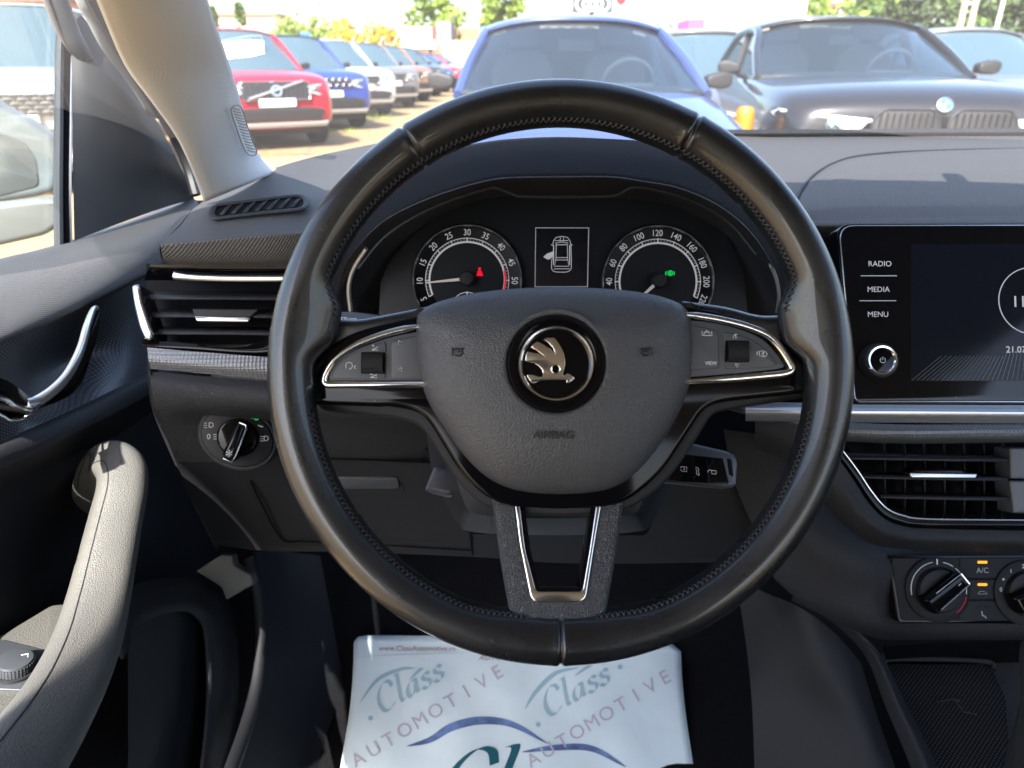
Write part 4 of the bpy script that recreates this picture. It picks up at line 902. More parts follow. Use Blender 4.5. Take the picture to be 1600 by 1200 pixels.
rows = [X4([(-160,830,-.455),(0,745,-.455),(60,720,-.455),(130,690,-.455),(200,650,-.455),(300,600,-.46),(380,600,-.46)]),
        X4([(-160,980,-.45),(0,870,-.45),(60,850,-.45),(130,830,-.45),(200,800,-.45),(300,760,-.45),(380,760,-.45)]),
        X4([(-160,1060,-.44),(0,985,-.44),(60,960,-.44),(130,920,-.44),(200,900,-.44),(300,880,-.44),(380,880,-.44)]),
        X4([(-160,1300,-.44),(0,1300,-.44),(60,1300,-.44),(130,1300,-.44),(200,1300,-.44),(300,1300,-.44),(380,1300,-.44)])]
MB().surf(rows, 4, 4).build('door_card', M['dark'], door)
# armrest shelf with mirror switch
sh = Pl3(QX(0,1000,-.43), QX(90,975,-.40), QX(20,1100,-.38)); 
mb = MB(); mb.prism(sh, rnd([(-80,1020,5),(0,992,10),(80,944,8),(130,940,8),(108,1010,10),(72,1060,10),(10,1130,8),(-80,1260,5)], 6), -.03, 0, .003); mb.build('armrest_shelf', M['grab'], door)
mb = MB(); mb.prism(sh, rnd([(-60,1008,6),(2,998,8),(76,1016,8),(88,1036,6),(36,1078,6),(-60,1074,5)], 5), 0, .0015, .001); mb.build('switch_plate', M['satin'], door)
ms = door; u, v = sh.uv(24,1046,.002); sk = sh.k()
mb = MB(); mb.lathe(sh, u, v, [(30*sk,.0015),(29*sk,.0035),(26*sk,.004)], 40); mb.build('switch_base', M['dark'], ms)
mb = MB(); mb.lathe(sh, u, v, [(24.5*sk,.003),(24.5*sk,.011),(23*sk,.0125),(20*sk,.013),(.0001,.013)], 40); mb.build('switch_cap', M['satin'], ms)
mb = MB()
for i in range(36):
    for j in range(4): a = 2*pi*i/36; mb.box(sh.P(u + 24.6*sk*cos(a), v + 24.6*sk*sin(a), .004+j*.0022), .001, .001, .001)
mb.build('switch_knurl', M['satin'], ms, smooth=False)
mb = MB(); mb.tube([sh.P(u+4*sk, v+8*sk, .0131), sh.P(u+12*sk, v+12*sk, .0131), sh.P(u+15*sk, v+6*sk, .0131)], .0004, k=4); mb.build('switch_mark', M['print'], ms)
mb = MB(); mb.prism(sh, rnd([(-60,1088,5),(33,1086,4),(-4,1128,4),(-60,1172,4)], 4), 0, .002, .001); mb.build('window_switch', M['grab'], door)
# grab handle: curved bar
pts = [(140,800,-.47,.017),(146,765,-.44,.019),(158,738,-.41,.0205),(176,725,-.385,.0215),(190,736,-.368,.0215),(191,765,-.36,.0213),(181,812,-.357,.0220),(168,872,-.352,.0230),(154,937,-.346,.0240),(136,1002,-.338,.0250),(108,1067,-.33,.0258),(70,1132,-.322,.0268),(20,1202,-.315,.0285),(-40,1275,-.31,.0305)]
ctr = cat([QX(p[0], p[1], p[2]) for p in pts], 6); rad = [q.x for q in cat([(p[3], 0, 0) for p in pts], 6)]
P = ctr; rings = []; n = len(P)
for i in range(n):
    t = (P[min(i+1, n-1)] - P[max(i-1, 0)]).normalized(); vdir = (EYE - P[i]).normalized()
    a = t.cross(vdir).normalized(); b = a.cross(t).normalized()
    if a.x < 0: a = -a
    ring = []
    for j in range(28):
        an = 2*pi*j/28; c, s = cos(an), sin(an)
        ex = 2/3.0; cx = abs(c)**ex * (1 if c > 0 else -1); sx = abs(s)**ex * (1 if s > 0 else -1)
        ring.append(P[i] + a * (cx * rad[i]) + b * (sx * rad[i] * .95))
    rings.append(ring)
mb = MB(); mb.grid(rings, cu=True); mb.poly(rings[0]); mb.build('grab_handle', M['grab'], door, angle=80)
gh = bpy.data.objects['grab_handle']
mb = MB(); mb.tube([r[9] + (r[9] - p).normalized()*.0001 for r, p in zip(rings[10:], P[10:])], .0005, k=4); mb.build('handle_seam', M['dark'], door)
# chrome release lever
lv = cat([QX(x, y, X) for x, y, X in ((153,481,-.425),(146,484,-.42),(136,510,-.412),(128,540,-.408),(116,568,-.404),(100,593,-.402),(78,614,-.402),(55,628,-.404),(42,632,-.405))], 6)
mb = MB(); mb.tube(lv, [.0016 + .0034*sin(pi*min(1, (i+1)/(len(lv))*1.3 if i < len(lv)*.4 else .5)) for i in range(len(lv))], k=12, flat=(1,.6), nrm=Vector((1,0,0))); rl = mb.build('release_lever', M['lever'], door)
mb = MB(); mb.surf([X4([(-120,560,-.408),(0,590,-.405),(45,618,-.406)]), X4([(-120,585,-.40),(0,615,-.398),(42,640,-.40)]), X4([(-120,610,-.40),(0,630,-.398),(40,646,-.40)]), X4([(-120,630,-.406),(0,650,-.405),(35,658,-.407)])], 5, 4); mb.build('lever_base', M['gloss'], door)
mb = MB(); mb.tube(cat(X4([(-100,600,-.397),(0,621,-.396),(22,633,-.396),(45,640,-.397),(60,632,-.40)]),5), .0022, k=8); mb.tube(cat(X4([(-60,625,-.40),(0,648,-.40),(16,656,-.40),(40,652,-.402),(78,634,-.41)]),5), .0014, k=8); mb.build('lever_trim', M['chrome'], door)
mb = MB(); mb.surf([X4([(150,500,-.425),(153,490,-.427),(154,484,-.428)]), X4([(120,568,-.42),(142,535,-.424),(152,520,-.426)]), X4([(95,606,-.416),(125,585,-.42),(140,560,-.422)]), X4([(60,640,-.414),(105,620,-.416),(128,600,-.42)])], 6, 5); mb.build('lever_backplate', M['gloss'], door, solid=.002)
# lower pocket
rows = [X4([(185,1020,-.35),(212,965,-.35),(285,945,-.348),(318,962,-.345),(330,1000,-.34),(332,1100,-.33),(322,1230,-.32)]),
        X4([(192,1030,-.345),(220,974,-.345),(283,955,-.343),(312,970,-.34),(322,1005,-.335),(324,1100,-.325),(312,1230,-.315)])]
big = [X4([(160,990,-.36),(200,918,-.36),(300,905,-.355),(352,935,-.35),(368,1000,-.34),(370,1100,-.33),(352,1230,-.32)]), rows[1]]
MB().surf(big, 5, 3).build('pocket_rim', M['dark'], door, solid=.004)
MB().tube(cat(rows[0],5), .003, k=8).build('pocket_lip', M['mid'], door)
MB().surf([X4([(200,930,-.362),(334,930,-.352)]), X4([(200,1060,-.355),(334,1060,-.345)]), X4([(200,1260,-.345),(330,1260,-.33)])], 4, 4).build('pocket_back', M['dark'], door)
# window glass, frame, sail panel, mirror
G = lambda x, y, X=-.506: QX(x, y, X)
mb = MB(); mb.grid([[G(-300,470), G(-100,425), G(100,382)], [G(-300,150), G(-100,150), G(100,150)], [G(-300,-250), G(-150,-200), G(70,-60)]]); mb.build('window_glass', M['sideglass'], door)
mb = MB(); mb.tube(cat([QX(x,y,-.50) for x, y in ((92,395),(91,300),(92,200),(93,100),(96,20),(100,-60))],5), .0048, k=8, flat=(1,1)); mb.build('window_channel', M['satin'], door)
mb = MB(); mb.tube(cat([QX(x,y,-.497) for x, y in ((104,392),(102,300),(103,200),(105,100),(108,30))],5), .0036, k=8); mb.build('glass_seal', M['black'], door)
mb = MB(); mb.tube(cat([QX(x,y,-.494) for x, y in ((111,388),(109,300),(110,200),(112,60))],5), .0018, k=8); mb.build('seal_lip', M['silver'], door)
rows = [X4([(108,30,-.492),(120,20,-.485),(133,30,-.48),(150,60,-.475)]), X4([(112,110,-.492),(135,90,-.478),(165,80,-.465),(190,100,-.46)]),
        X4([(113,190,-.492),(150,180,-.476),(195,150,-.458),(226,155,-.456)]), X4([(114,270,-.492),(170,265,-.476),(230,240,-.455),(268,232,-.452)]),
        X4([(115,330,-.492),(185,315,-.478),(262,292,-.462),(296,290,-.448)]), X4([(116,376,-.492),(190,348,-.482),(264,322,-.466),(304,312,-.450)])]
MB().surf(rows, 5, 5).build('sail_panel', M['sail'], door)
mb = MB(); c_ = cat([QX(*p) for p in ((62,-80,-.485),(88,-10,-.485),(106,40,-.485),(120,70,-.483),(136,92,-.482),(142,98,-.482))], 6); mb.tube(c_, [.010]*(len(c_)-6)+[.0095,.009,.008,.0065,.0045,.002], k=14); mb.build('upper_frame', M['satin'], door)
mb = MB(); mb.tube(cat([QX(*p) for p in ((42,-80,-.492),(68,-10,-.492),(88,40,-.492),(108,75,-.491),(130,98,-.489))], 6), .0032, k=10); mb.build('frame_trim', mk('warm_trim',(.3,.27,.25),.3,metal=.4), door)
mir = empty('door_mirror'); mir.parent = own
mo = [(-120,95),(-40,130),(0,165),(45,188),(82,214),(93,235),(95,270),(88,300),(60,308),(0,318),(-120,330)]
mp = Pl(QX(40,250,-.74), Vector((.45,-1,.05)))
mb = MB(); mb.prism(mp, rnd(mo, 8), -.06, 0, .012, steps=5, backcap=True); mb.build('mirror_housing', mk('mirror_shell', (.12,.15,.16), .4), mir)
mb = MB(); mb.prism(Pl(mp.o + mp.n*.001, mp.n), rnd([(-110,190),(0,206),(40,224),(56,250),(60,290),(0,305),(-110,315)], 8), -.001, .0008, .0006); mb.build('mirror_glass', mk('mirror_glass', (.25,.29,.3), .2, metal=.8), mir)
mb = MB(); mb.prism(Pl(QX(40,345,-.66), Vector((.5,-1,.1))), rnd([(-120,326),(0,318),(60,310),(94,312),(98,350),(70,368),(0,384),(-120,400)], 8), -.05, 0, .008, steps=4, backcap=True); mb.build('mirror_foot', mk('mirror_foot', (.12,.13,.125), .35), mir)
settle(door, (-.45, .6, .4))
# ================================================================== console, tray, mat
con = empty('centre_console'); tag(con, 'dark centre console with a dotted rubber storage tray, bottom right', 'centre console')
rows = [R4([(1150,905,.74),(1205,930,.70),(1248,948,.655),(1300,985,.64),(1345,1035,.63)]),
        R4([(1165,1000,.70),(1215,1010,.66),(1275,1040,.62),(1330,1080,.60),(1368,1110,.60)]),
        R4([(1175,1100,.64),(1225,1110,.62),(1300,1130,.59),(1355,1155,.57),(1392,1180,.57)]),
        R4([(1180,1230,.58),(1235,1230,.56),(1330,1240,.54),(1385,1250,.53),(1420,1260,.53)])]
MB().surf(rows, 5, 5).build('console_side', M['dark'], con)
rows = [R4([(1236,938,.652),(1300,972,.642),(1352,1025,.632),(1382,1100,.60),(1420,1190,.56),(1450,1270,.53)]),
        R4([(1242,930,.648),(1308,964,.636),(1366,1018,.622),(1400,1092,.592),(1442,1182,.552),(1475,1270,.52)]),
        R4([(1250,934,.665),(1314,966,.655),(1374,1020,.645),(1410,1090,.61),(1456,1180,.57),(1490,1270,.54)])]
MB().surf(rows, 4, 6).build('console_ridge', M['soft'], con)
MB().surf([R4([(1380,1010,.66),(1480,1004,.66),(1600,1002,.66),(1900,1002,.66)]), R4([(1385,1040,.68),(1480,1040,.69),(1600,1040,.69),(1900,1040,.69)])], 4, 4).build('tray_lintel', M['black'], con)
MB().surf([R4([(1374,1022,.70),(1480,1018,.70),(1600,1016,.70),(1900,1010,.70)]), R4([(1400,1100,.64),(1500,1100,.64),(1600,1100,.64),(1900,1100,.64)]), R4([(1470,1260,.53),(1540,1260,.53),(1600,1260,.53),(1900,1260,.53)])], 4, 4).build('tray_wall', M['dark'], con)
tp = Pl3(QY(1400,1050,.665), QY(1560,1050,.665), QY(1480,1200,.56)); tp.o = tp.o + tp.n*.0015
mb = MB(); mb.prism(tp, rnd([(1384,1036,8),(1548,1038,8),(1572,1090,8),(1584,1260,8),(1470,1260,8)], 6), -.004, .0, .001); mb.build('tray_mat', M['traymat'], con)
mb = MB(); mb.tube(cat([tp.at(x, y, .004) for x, y in ((1380,1040),(1384,1033),(1395,1030),(1470,1030),(1540,1033),(1552,1040),(1553,1046))],4), .003, k=8); mb.build('tray_lip', M['soft'], con)
mb = MB(); mb.tube([tp.at(x, y, .002) for x, y in ((1462,1097),(1490,1092),(1506,1112),(1526,1116))], .0009, k=6); mb.tube([tp.at(x, y, .002) for x, y in ((1490,1092),(1500,1096))], .0009, k=6); mb.build('charging_symbol', M['mid'], con)
settle(con, (.45, .6, .35))
# gear lever edge at the right border
gl_ = empty('gear_lever'); tag(gl_, 'black gear lever at the bottom right picture edge, beside the rubber tray', 'gear lever')
gx = cat([D(1642,1000,.50), D(1632,1050,.50), D(1628,1110,.51), D(1626,1180,.53), D(1634,1260,.56)], 5)
mb = MB(); mb.tube(gx, [.011,.014,.016,.016,.0155,.015,.014,.0135,.013,.013,.013,.014,.015,.016,.018,.02,.022,.024,.026,.028,.03][:len(gx)], k=18); mb.build('gear_gaiter', M['dark'], gl_)
settle(gl_, D(1604,1260,.56))
MB().surf([R4([(452,980,.84),(470,978,.85)]), R4([(436,1040,.80),(482,1040,.82)]), R4([(420,1120,.745),(492,1120,.765)]), R4([(402,1240,.67),(508,1240,.69)])], 6, 6).build('sun_wedge_footrest', M['grab'], own, solid=.004)  # footrest added and angled to show a sunlit wedge in the footwell
hc = Pl(QX(350,900,-.325), Vector((.1,-1,.6)))
MB().prism(hc, rnd([(306,893,3),(345,866,3),(362,868,2),(365,884,4),(392,898,4),(396,913,4),(353,938,4),(346,918,6)], 4), -.02, 0, .002, backcap=True).build('sun_patch_plate', M['grab'], own)  # added plate, cut to the outline of a sun patch
# paper mat on the floor
pm = Pl3(QY(555,992,.80), QY(1064,1012,.80), QY(800,1200,.628))
mat_ = empty('paper_floor_mat'); tag(mat_, 'pale blue printed paper mat with dealer lettering on the driver side floor', 'paper mat')
rows = []; 
L0 = [(553,1003),(551,1060),(545,1120),(532,1200),(522,1300)]; R0_ = [(1064,1018),(1066,1060),(1072,1120),(1084,1200),(1098,1300)]
nn = 40
Lc = cat(L0, 8); Rc = cat(R0_, 8)
for i, (a, b) in enumerate(zip(Lc, Rc)):
    row = []
    for j in range(nn+1):
        t = j/nn; x = a.x + (b.x-a.x)*t; y = a.y + (b.y-a.y)*t
        row.append(pm.at(x, y, .0035*sin(x*.017+y*.011)*sin(y*.02+1) + .002*sin(x*.05)*sin(y*.031)))
    rows.append(row)
top = [pm.at(560 + (1046-560)*j/nn, 993 + 10*(j/nn)**2 + (2 if j in (0,) else 0), .002) for j in range(nn+1)]
def pz(x, y): return .0035*sin(x*.017+y*.011)*sin(y*.02+1) + .002*sin(x*.05)*sin(y*.031)
ps = MB().grid([top] + rows).build('paper_sheet', M['paper'], mat_, solid=.0003)
def onp(x, y, e=.0011): return pm.at(x, y, pz(x, y) + e)
def pstroke(pts, w_, mat, name=None, mb=None, ang=None, n=8):
    own_ = mb is None; mb = mb or MB(); c = cat(pts, n); rows_ = [[], []]
    for i, p in enumerate(c):
        t = (c[min(i+1, len(c)-1)] - c[max(i-1, 0)]).normalized()
        if ang is None: nx, ny = -t.y, t.x; ww = w_ * sin(pi * (i+.3) / (len(c)-.4)) ** .7
        else: nx, ny = cos(ang), -sin(ang); ww = w_
        rows_[0].append(onp(p.x + nx*ww/2, p.y + ny*ww/2)); rows_[1].append(onp(p.x - nx*ww/2, p.y - ny*ww/2))
    mb.grid(rows_)
    if own_: mb.build(name, mat, mat_, flipn=False)
# rotated lettering: pixel-space text helper
def ptext(mb, x, y, txt, hp, rot, bold=0, shear=0, sx=1, sp=None):
    vs, fs, (x0, x1, _, _) = glyphs(txt, bold, shear); b = len(mb.v); cx = (x0+x1)/2
    for X, Y in vs:
        a = (X-cx)*hp*sx; q = (Y-.5)*hp; mb.v.append(onp(x + a*cos(rot) - q*sin(rot), y - a*sin(rot) - q*cos(rot), .0012))
    mb.f += [[b+i for i in f] for f in fs]
def serif_class(mb, ox, oy, S, rot, letters='Class'):
    """broad-nib strokes; local x right, y up, x-height 1"""
    gl = {'C': ([[(1.25,1.35),(1.05,1.75),(.6,1.8),(.15,1.3),(.05,.7),(.3,.12),(.75,0),(1.2,.3)]], 1.5),
          'l': ([[(.05,1.9),(.25,1.85),(.2,1.2),(.15,.3),(.3,.05),(.45,.15)]], .62),
          'a': ([[(.85,.85),(.6,1.0),(.2,.75),(.1,.3),(.3,.02),(.6,.2),(.85,.85)], [(.85,.95),(.82,.4),(.85,.1),(1.05,.12)]], 1.2),
          's': ([[(.75,.8),(.5,1.0),(.2,.85),(.3,.6),(.65,.4),(.65,.12),(.35,-.02),(.02,.2)]], .95)}
    x = 0
    for ch in letters:
        st, adv = gl[ch]
        for s_ in st:
            P = [( (x + a + b*.28) , b) for a, b in s_]
            Q = [(ox + S*(a*cos(rot) - b*sin(rot)), oy - S*(a*sin(rot) + b*cos(rot))) for a, b in P]
            pstroke(Q, S*.30, None, mb=mb, ang=rot + .35, n=6)
        x += adv
def sheet_mb(): return MB()
mbT = MB(); mbR = MB(); ro = radians(30)
for (ox, oy) in ((596,1116),(856,1122)):
    serif_class(mbT, ox, oy, 22.5, ro)
for (ax, ay) in ((668,1118),(936,1122)):
    word = 'AUTOMOTIVE'; 
    for i, ch in enumerate(word):
        t = (i - 4.5) * (28 if ax < 800 else 26.5); ptext(mbR, ax + t*cos(ro)*1.0, ay - t*sin(ro)*1.08, ch, 21, ro, bold=0)
pstroke([(562,1098),(590,1062),(625,1046),(648,1044)], 6, None, mb=mbT); pstroke([(820,1108),(838,1080),(868,1052),(905,1043)], 7, None, mb=mbT); pstroke([(640,1062),(654,1048),(662,1044)], 5, None, mb=mbT); pstroke([(898,1056),(915,1044),(925,1040)], 5, None, mb=mbT)
for x, y in ((579,1122),(841,1132),(969,1042)):
    b = len(mbT.v); mbT.poly([onp(x+4*cos(a), y+4*sin(a)) for a in [2*pi*i/12 for i in range(12)]])
mbT.build('pale_class_print', M['paperteal'], ps, flipn=False); mbR.build('pale_automotive_print', M['paperred'], ps, flipn=False)
mb = MB(); ptext(mb, 652, 1013, 'www.ClassAutomotive.ro', 8, -.005, bold=0, sx=.98); ptext(mb, 772, 1027, 'AUTOM', 9, 0, bold=0, shear=.3); mb.build('web_address_print', M['paperword'], ps, flipn=False)
mb = MB(); pstroke([(556,1026),(640,1022),(740,1019)], 2, None, mb=mb); pstroke([(1010,1010),(1052,1012)], 2, None, mb=mb); mb.build('ruled_line_print', M['papertop'], ps, flipn=False)
mb = MB(); pstroke([(636,1166),(672,1156),(706,1136),(750,1126),(800,1132),(856,1162)], 13, None, mb=mb); pstroke([(816,1175),(870,1168),(925,1170),(977,1198)], 10, None, mb=mb); mb.build('car_outline_print', M['paperblue'], ps, flipn=False)
mb = MB(); serif_class(mb, 688, 1264, 52, .0); mb.build('large_class_print', M['papergreen'], ps, flipn=False)
for o in ps.children: pass
settle(mat_, pm.at(800, 1100))
# pedals and footrest
ped = empty('brake_pedal'); tag(ped, 'dark brake pedal in the unlit footwell just right of the paper mat', 'pedal')
pp = Pl(QY(1105,1135,.80), -FW + Vector((0,0,.5)))
mb = MB(); mb.prism(pp, rnd([(1080,1090),(1130,1088),(1136,1180),(1088,1184)], 8), -.02, 0, .003, backcap=True); mb.tube([pp.at(1108,1110,-.02), QY(1105,1000,1.0), QY(1100,930,1.08)], .009, k=10); mb.build('pedal_pad', M['dark'], ped)
settle(ped, pp.at(1105,1180))
# clear pouch stuck in the corner of the windscreen
pz_ = Pl3(Vector((-.4,.95,1.19)), Vector((-.2,.95,1.19)), Vector((-.3,.85,1.26)))
pou = empty('clear_pouch'); tag(pou, 'clear plastic permit pouch stuck to the windscreen beside the pale pillar', 'pouch')
q4 = Pl(QY(376,78,.80), Vector((0,-1,.55)))
mb = MB(); mb.prism(q4, rnd([(340,66,2),(388,62,3),(410,63,3),(414,84,3),(398,88,2),(346,94,2)], 3), -.0008, .0002, .0001, backcap=True); mb.build('pouch_film', M['clear'], pou)
mb = MB(); mb.tube([q4.at(x, y, .0006) for x, y in ((342,68),(390,63.5),(411,65),(413,84),(396,88),(348,93))], .0014, k=6); mb.build('pouch_weld', mk('film_edge',(.85,.85,.83),.35), pou)
settle(pou, q4.at(376,93))
# ================================================================== OUTSIDE
def ground_mat():
    m = mk('concrete_yard', (.25,.175,.09), .9, bump=('noise', 6, .4, .02), var=.12, varscale=.8); return m
gnd = MB().grid([[Vector((x, y, 0)) for x in (-900,-60,-20,0,20,60,900)] for y in (-60,0,8,16,30,60,1500)]).build('ground', ground_mat(), smooth=False); gnd['kind'] = 'structure'
mb = MB()
for pts in ([(-1.6,5.5),(-2.6,9),(-3.2,13),(-3.1,20)], [(-4.6,7.2),(-2.5,7.6),(-.9,8.2)], [(-2.9,12),(-1.8,12.4),(-.6,12.6)], [(-5,10),(-3.4,10.5),(-2.2,10.2),(-.9,10.8)], [(-3,16),(-1,16.4)], [(0,9),(4,9.5),(9,9.3)]):
    c = cat([(x, y, 0) for x, y in pts], 8); mb.grid([[p + Vector((-.03+random.uniform(-.01,.01),0,.004)) for p in c], [p + Vector((.03+random.uniform(-.01,.01),0.02,.004)) for p in c]])
jo = mb.build('pavement_joints', mk('joint', (.2,.15,.1), .9), smooth=False); jo['kind'] = 'structure'
# --- car builder
PA = {}
def paint(c, metal=.0):
    k = tuple(c)
    if k not in PA: PA[k] = mk('car_paint', c, .3, metal=metal, coat=.8)
    return PA[k]
cm = dict(glass=mk('car_glass', (.06,.10,.12), .06, coat=.6, spec=.9), see=glassmat('car_windscreen', (.4,.5,.56), .14, dust_or_haze=.1, dcol=(.2,.30,.38)), trim=mk('car_trim', (.02,.02,.022), .5), tyre=mk('tyre', (.015,.015,.015), .8),  # bluish film on car_windscreen stands in for its blue-grey reflection
          rim=mk('wheel_rim', (.35,.35,.36), .35, metal=.8), lamp=mk('headlamp', (.7,.74,.76), .12, coat=.8, metal=.3), plate=mk('number_plate', (.75,.75,.72), .5), seat=mk('car_seat', (.2,.2,.2), .8), inside=mk('car_inside', (.08,.085,.09), .8), lcd=mk('lamp_core', (.9,.92,.95), .1, metal=.6), chrome=M['chrome'],
          skid=mk('skid_plate', (.3,.28,.25), .5))
def car(name, label, loc, yaw, col, W=1.82, L=4.4, H=1.6, hz=1.0, fz=.86, grille='bars', suv=True, group=None, detail=True, emblem=None, see=False, cat_='car', roofcol=None, hood_l=1.15, seats=False, lean=.75, metal=0., base=.90):
    root = empty(name); p = paint(col, metal); w = W/2
    # local: front at y=0 facing -Y, body behind
    def ring(y, wf, zt, zs, zb, crown=.03):
        a = w*wf
        half = [(a*.94, zb), (a, zb+.18), (a, (zb+zs)/2+.08), (a*.985, zs), (a*.86, zt-.012), (a*.5, zt+crown*.7)]
        return [Vector((x, y, z)) for x, z in half] + [Vector((0, y, zt+crown))] + [Vector((-x, y, z)) for x, z in reversed(half)]
    zb = .26 if suv else .18
    st = [(.0,.80,fz-.10,fz-.22,zb+.12,.0),(.02,.86,fz-.03,fz-.13,zb+.02,.01),(.16,.965,fz+.03,fz-.06,zb,.02),(.45,1.0,fz+.07,fz-.02,zb,.03),(hood_l-.1,1.0,hz,hz-.08,zb,.02),(hood_l+.1,1.0,hz+.01,hz-.05,zb,.0),(L*.55,1.0,hz+.03,hz-.02,zb,.0),(L*.85,.99,hz+.03,hz-.03,zb,.0),(L-.12,.93,hz,hz-.1,zb+.02,.0),(L,.84,hz-.1,hz-.2,zb+.1,.0)]
    mb = MB(); R_ = [ring(*s) for s in st]; mb.grid(R_, cu=True); mb.poly(R_[0]); mb.poly(R_[-1][::-1])
    mb.build('body', p, root, sub=2, angle=180)
    # greenhouse
    xw = w*base; xr = w*lean*.93; y0 = hood_l - .02; y1 = hood_l + (.72 if suv else .9); y3 = L - (.35 if suv else .75); y2 = y3 - (.3 if suv else .6); zb0 = hz; zr = H
    def gh(e, zc=0):  # e = inset
        return [[Vector((s*(xw-e), y0+e*1.5, zb0+.0)) for s in (-1,-.5,0,.5,1)]]
    base = [(-1,y0+.22),(-.75,y0+.05),(0,y0),(.75,y0+.05),(1,y0+.22),(1,y3-.05),(0,y3+.05),(-1,y3-.05)]
    A = []
    def arc(hw, yf, yb, z, bow, n=14, crown=0):
        f_ = [Vector((hw*(2*i/n-1), yf + bow*(2*i/n-1)**2, z + crown*(1-abs(2*i/n-1)**3))) for i in range(n+1)]
        b_ = [Vector((-hw*(2*i/n-1), yb - bow*.5*(2*i/n-1)**2, z + crown*(1-abs(2*i/n-1)**3))) for i in range(n+1)]
        return f_, b_
    f0, b0 = arc(xw, y0, y3, hz+.0, .2); f1, b1 = arc(xr, y1, y2, zr-.105, .16, crown=.075)
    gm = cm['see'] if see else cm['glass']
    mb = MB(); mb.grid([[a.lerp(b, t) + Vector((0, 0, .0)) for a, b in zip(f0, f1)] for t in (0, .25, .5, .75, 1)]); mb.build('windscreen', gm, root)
    mb = MB(); mb.grid([[a.lerp(b, t) for a, b in zip(b0, b1)] for t in (0, .5, 1)]); mb.build('rear_window', cm['glass'], root)
    for s in (-1, 1):
        fi = -1 if s > 0 else 0; bi = 0 if s > 0 else -1
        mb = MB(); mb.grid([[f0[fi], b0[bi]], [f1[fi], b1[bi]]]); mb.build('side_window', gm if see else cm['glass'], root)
        # pillars
        pr = [f0[fi] + Vector((s*.01, 0, -.02)), f0[fi].lerp(f1[fi], .5) + Vector((s*.02, -.02, 0)), f1[fi] + Vector((0, 0, .01)), (f1[fi].lerp(b1[bi], .5)) + Vector((s*.02, 0, .03)), b1[bi], b0[bi]]
        mb = MB(); mb.tube(cat(pr, 5), .036, k=8); mb.build('roof_rail' if False else 'pillar', p, root)
        mb = MB(); md = (f0[fi].lerp(b0[bi], .46), f1[fi].lerp(b1[bi], .42)); mb.tube([md[0], md[1]], .035, k=6); mb.build('pillar', cm['trim'], root)
        # mirror
        mb = MB(); c = Vector((s*(w+.03), y0+.40, hz+.06)); mb.prism(Pl(c, Vector((s*.12,-1,0))), rnd([(-s*.07,-.035),(s*.03,-.05),(s*.10,-.035),(s*.11,.035),(s*.05,.06),(-s*.07,.03)], .03), -.07, .02, .018, uv=True, steps=4, backcap=True); mb.tube([c + Vector((-s*.06, .02, -.05)), c + Vector((-s*.17, .06, -.09))], .02, k=6); mb.build('mirror', cm['trim'], root)
        # lamps
        if detail:
            hx = w*.66*s; mb = MB(); o = [Vector((w*s*(.50 if grille != 'kidney' else .42), .0+.01, fz-.115)), Vector((w*s*.72, .05, fz-.09)), Vector((w*s*.93, .24, fz-.07)), Vector((w*s*.96, .34, fz-.10)), Vector((w*s*.90, .13, fz-.20)), Vector((w*s*.70, .02, fz-.235)), Vector((w*s*.52, -.01, fz-.20))]
            o = [q + Vector((0, -.028, -.0)) for q in o]; b_ = [q + Vector((0, .1, 0)) for q in o]
            mb.grid([b_, o], cu=True); mb.poly(o); hl = mb.build('headlight', cm['lamp'], root, angle=30)
            mb = MB()
            for t in (.35, .7):
                c = o[6].lerp(o[4], t) + Vector((0, -.012, .045)); mb.grid([[c + Vector((.035*cos(a)*q, -.02*(1-q), .035*sin(a)*q)) for a in [2*pi*j/12 for j in range(12)]] for q in (1, .6, .05)], cu=True)
            mb.build('lamp_lens', cm['glass'], hl)
            mb = MB(); mb.tube([o[0] + Vector((0,-.006,-.01)), o[1] + Vector((0,-.012,-.012)), o[2] + Vector((0,-.01,-.012))], .011, k=6); mb.build('daylight_strip', cm['lcd'], hl)
        # wheels
        for yw in (.82, L-.80):
            wr_ = .35 if suv else .33; e = empty('wheel'); e.parent = root
            prof = [(wr_*.66, .11), (wr_*.9, .115), (wr_, .09), (wr_, -.09), (wr_*.9, -.11)]
            c = Vector((s*(w-.115), yw, wr_))
            mb = MB(); mb.grid([[c + Vector((s*h, r_*cos(a), r_*sin(a))) for a in [2*pi*j/28 for j in range(28)]] for r_, h in prof], cu=True); mb.build('tyre', cm['tyre'], e)
            mb = MB(); mb.grid([[c + Vector((s*h, r_*cos(a), r_*sin(a))) for a in [2*pi*j/28 for j in range(28)]] for r_, h in ((wr_*.66,.11),(wr_*.6,.10),(wr_*.56,.07),(.02,.06))], cu=True)
            for q in range(5):
                a = 2*pi*q/5; mb.tube([c + Vector((s*.09, 0, 0)), c + Vector((s*.105, wr_*.62*cos(a), wr_*.62*sin(a)))], .03, k=5)
            mb.build('rim', cm['rim'], e)
            mb = MB(); mb.tube([c + Vector((s*.118, (wr_+.035)*cos(a), (wr_+.035)*sin(a))) for a in [pi*j/20 for j in range(21)]], .032 if suv else .014, k=6); mb.build('wheel_arch', cm['trim'], root)
    # roof
    mb = MB(); fz_, bz_ = f1, list(reversed(b1))
    mb.grid([[a.lerp(b, t) + Vector((0, 0, .045*sin(pi*min(1,max(0,t*.9+.08))) + .012)) for a, b in zip(fz_, bz_)] for t in [i/8 for i in range(9)]]); mb.build('roof', paint(roofcol) if isinstance(roofcol, tuple) else p, root, solid=.02)
    mb = MB(); mb.tube(cat([q + Vector((0, .02, -.01)) for q in f0], 2), .022, k=6); mb.build('cowl', cm['trim'], root)
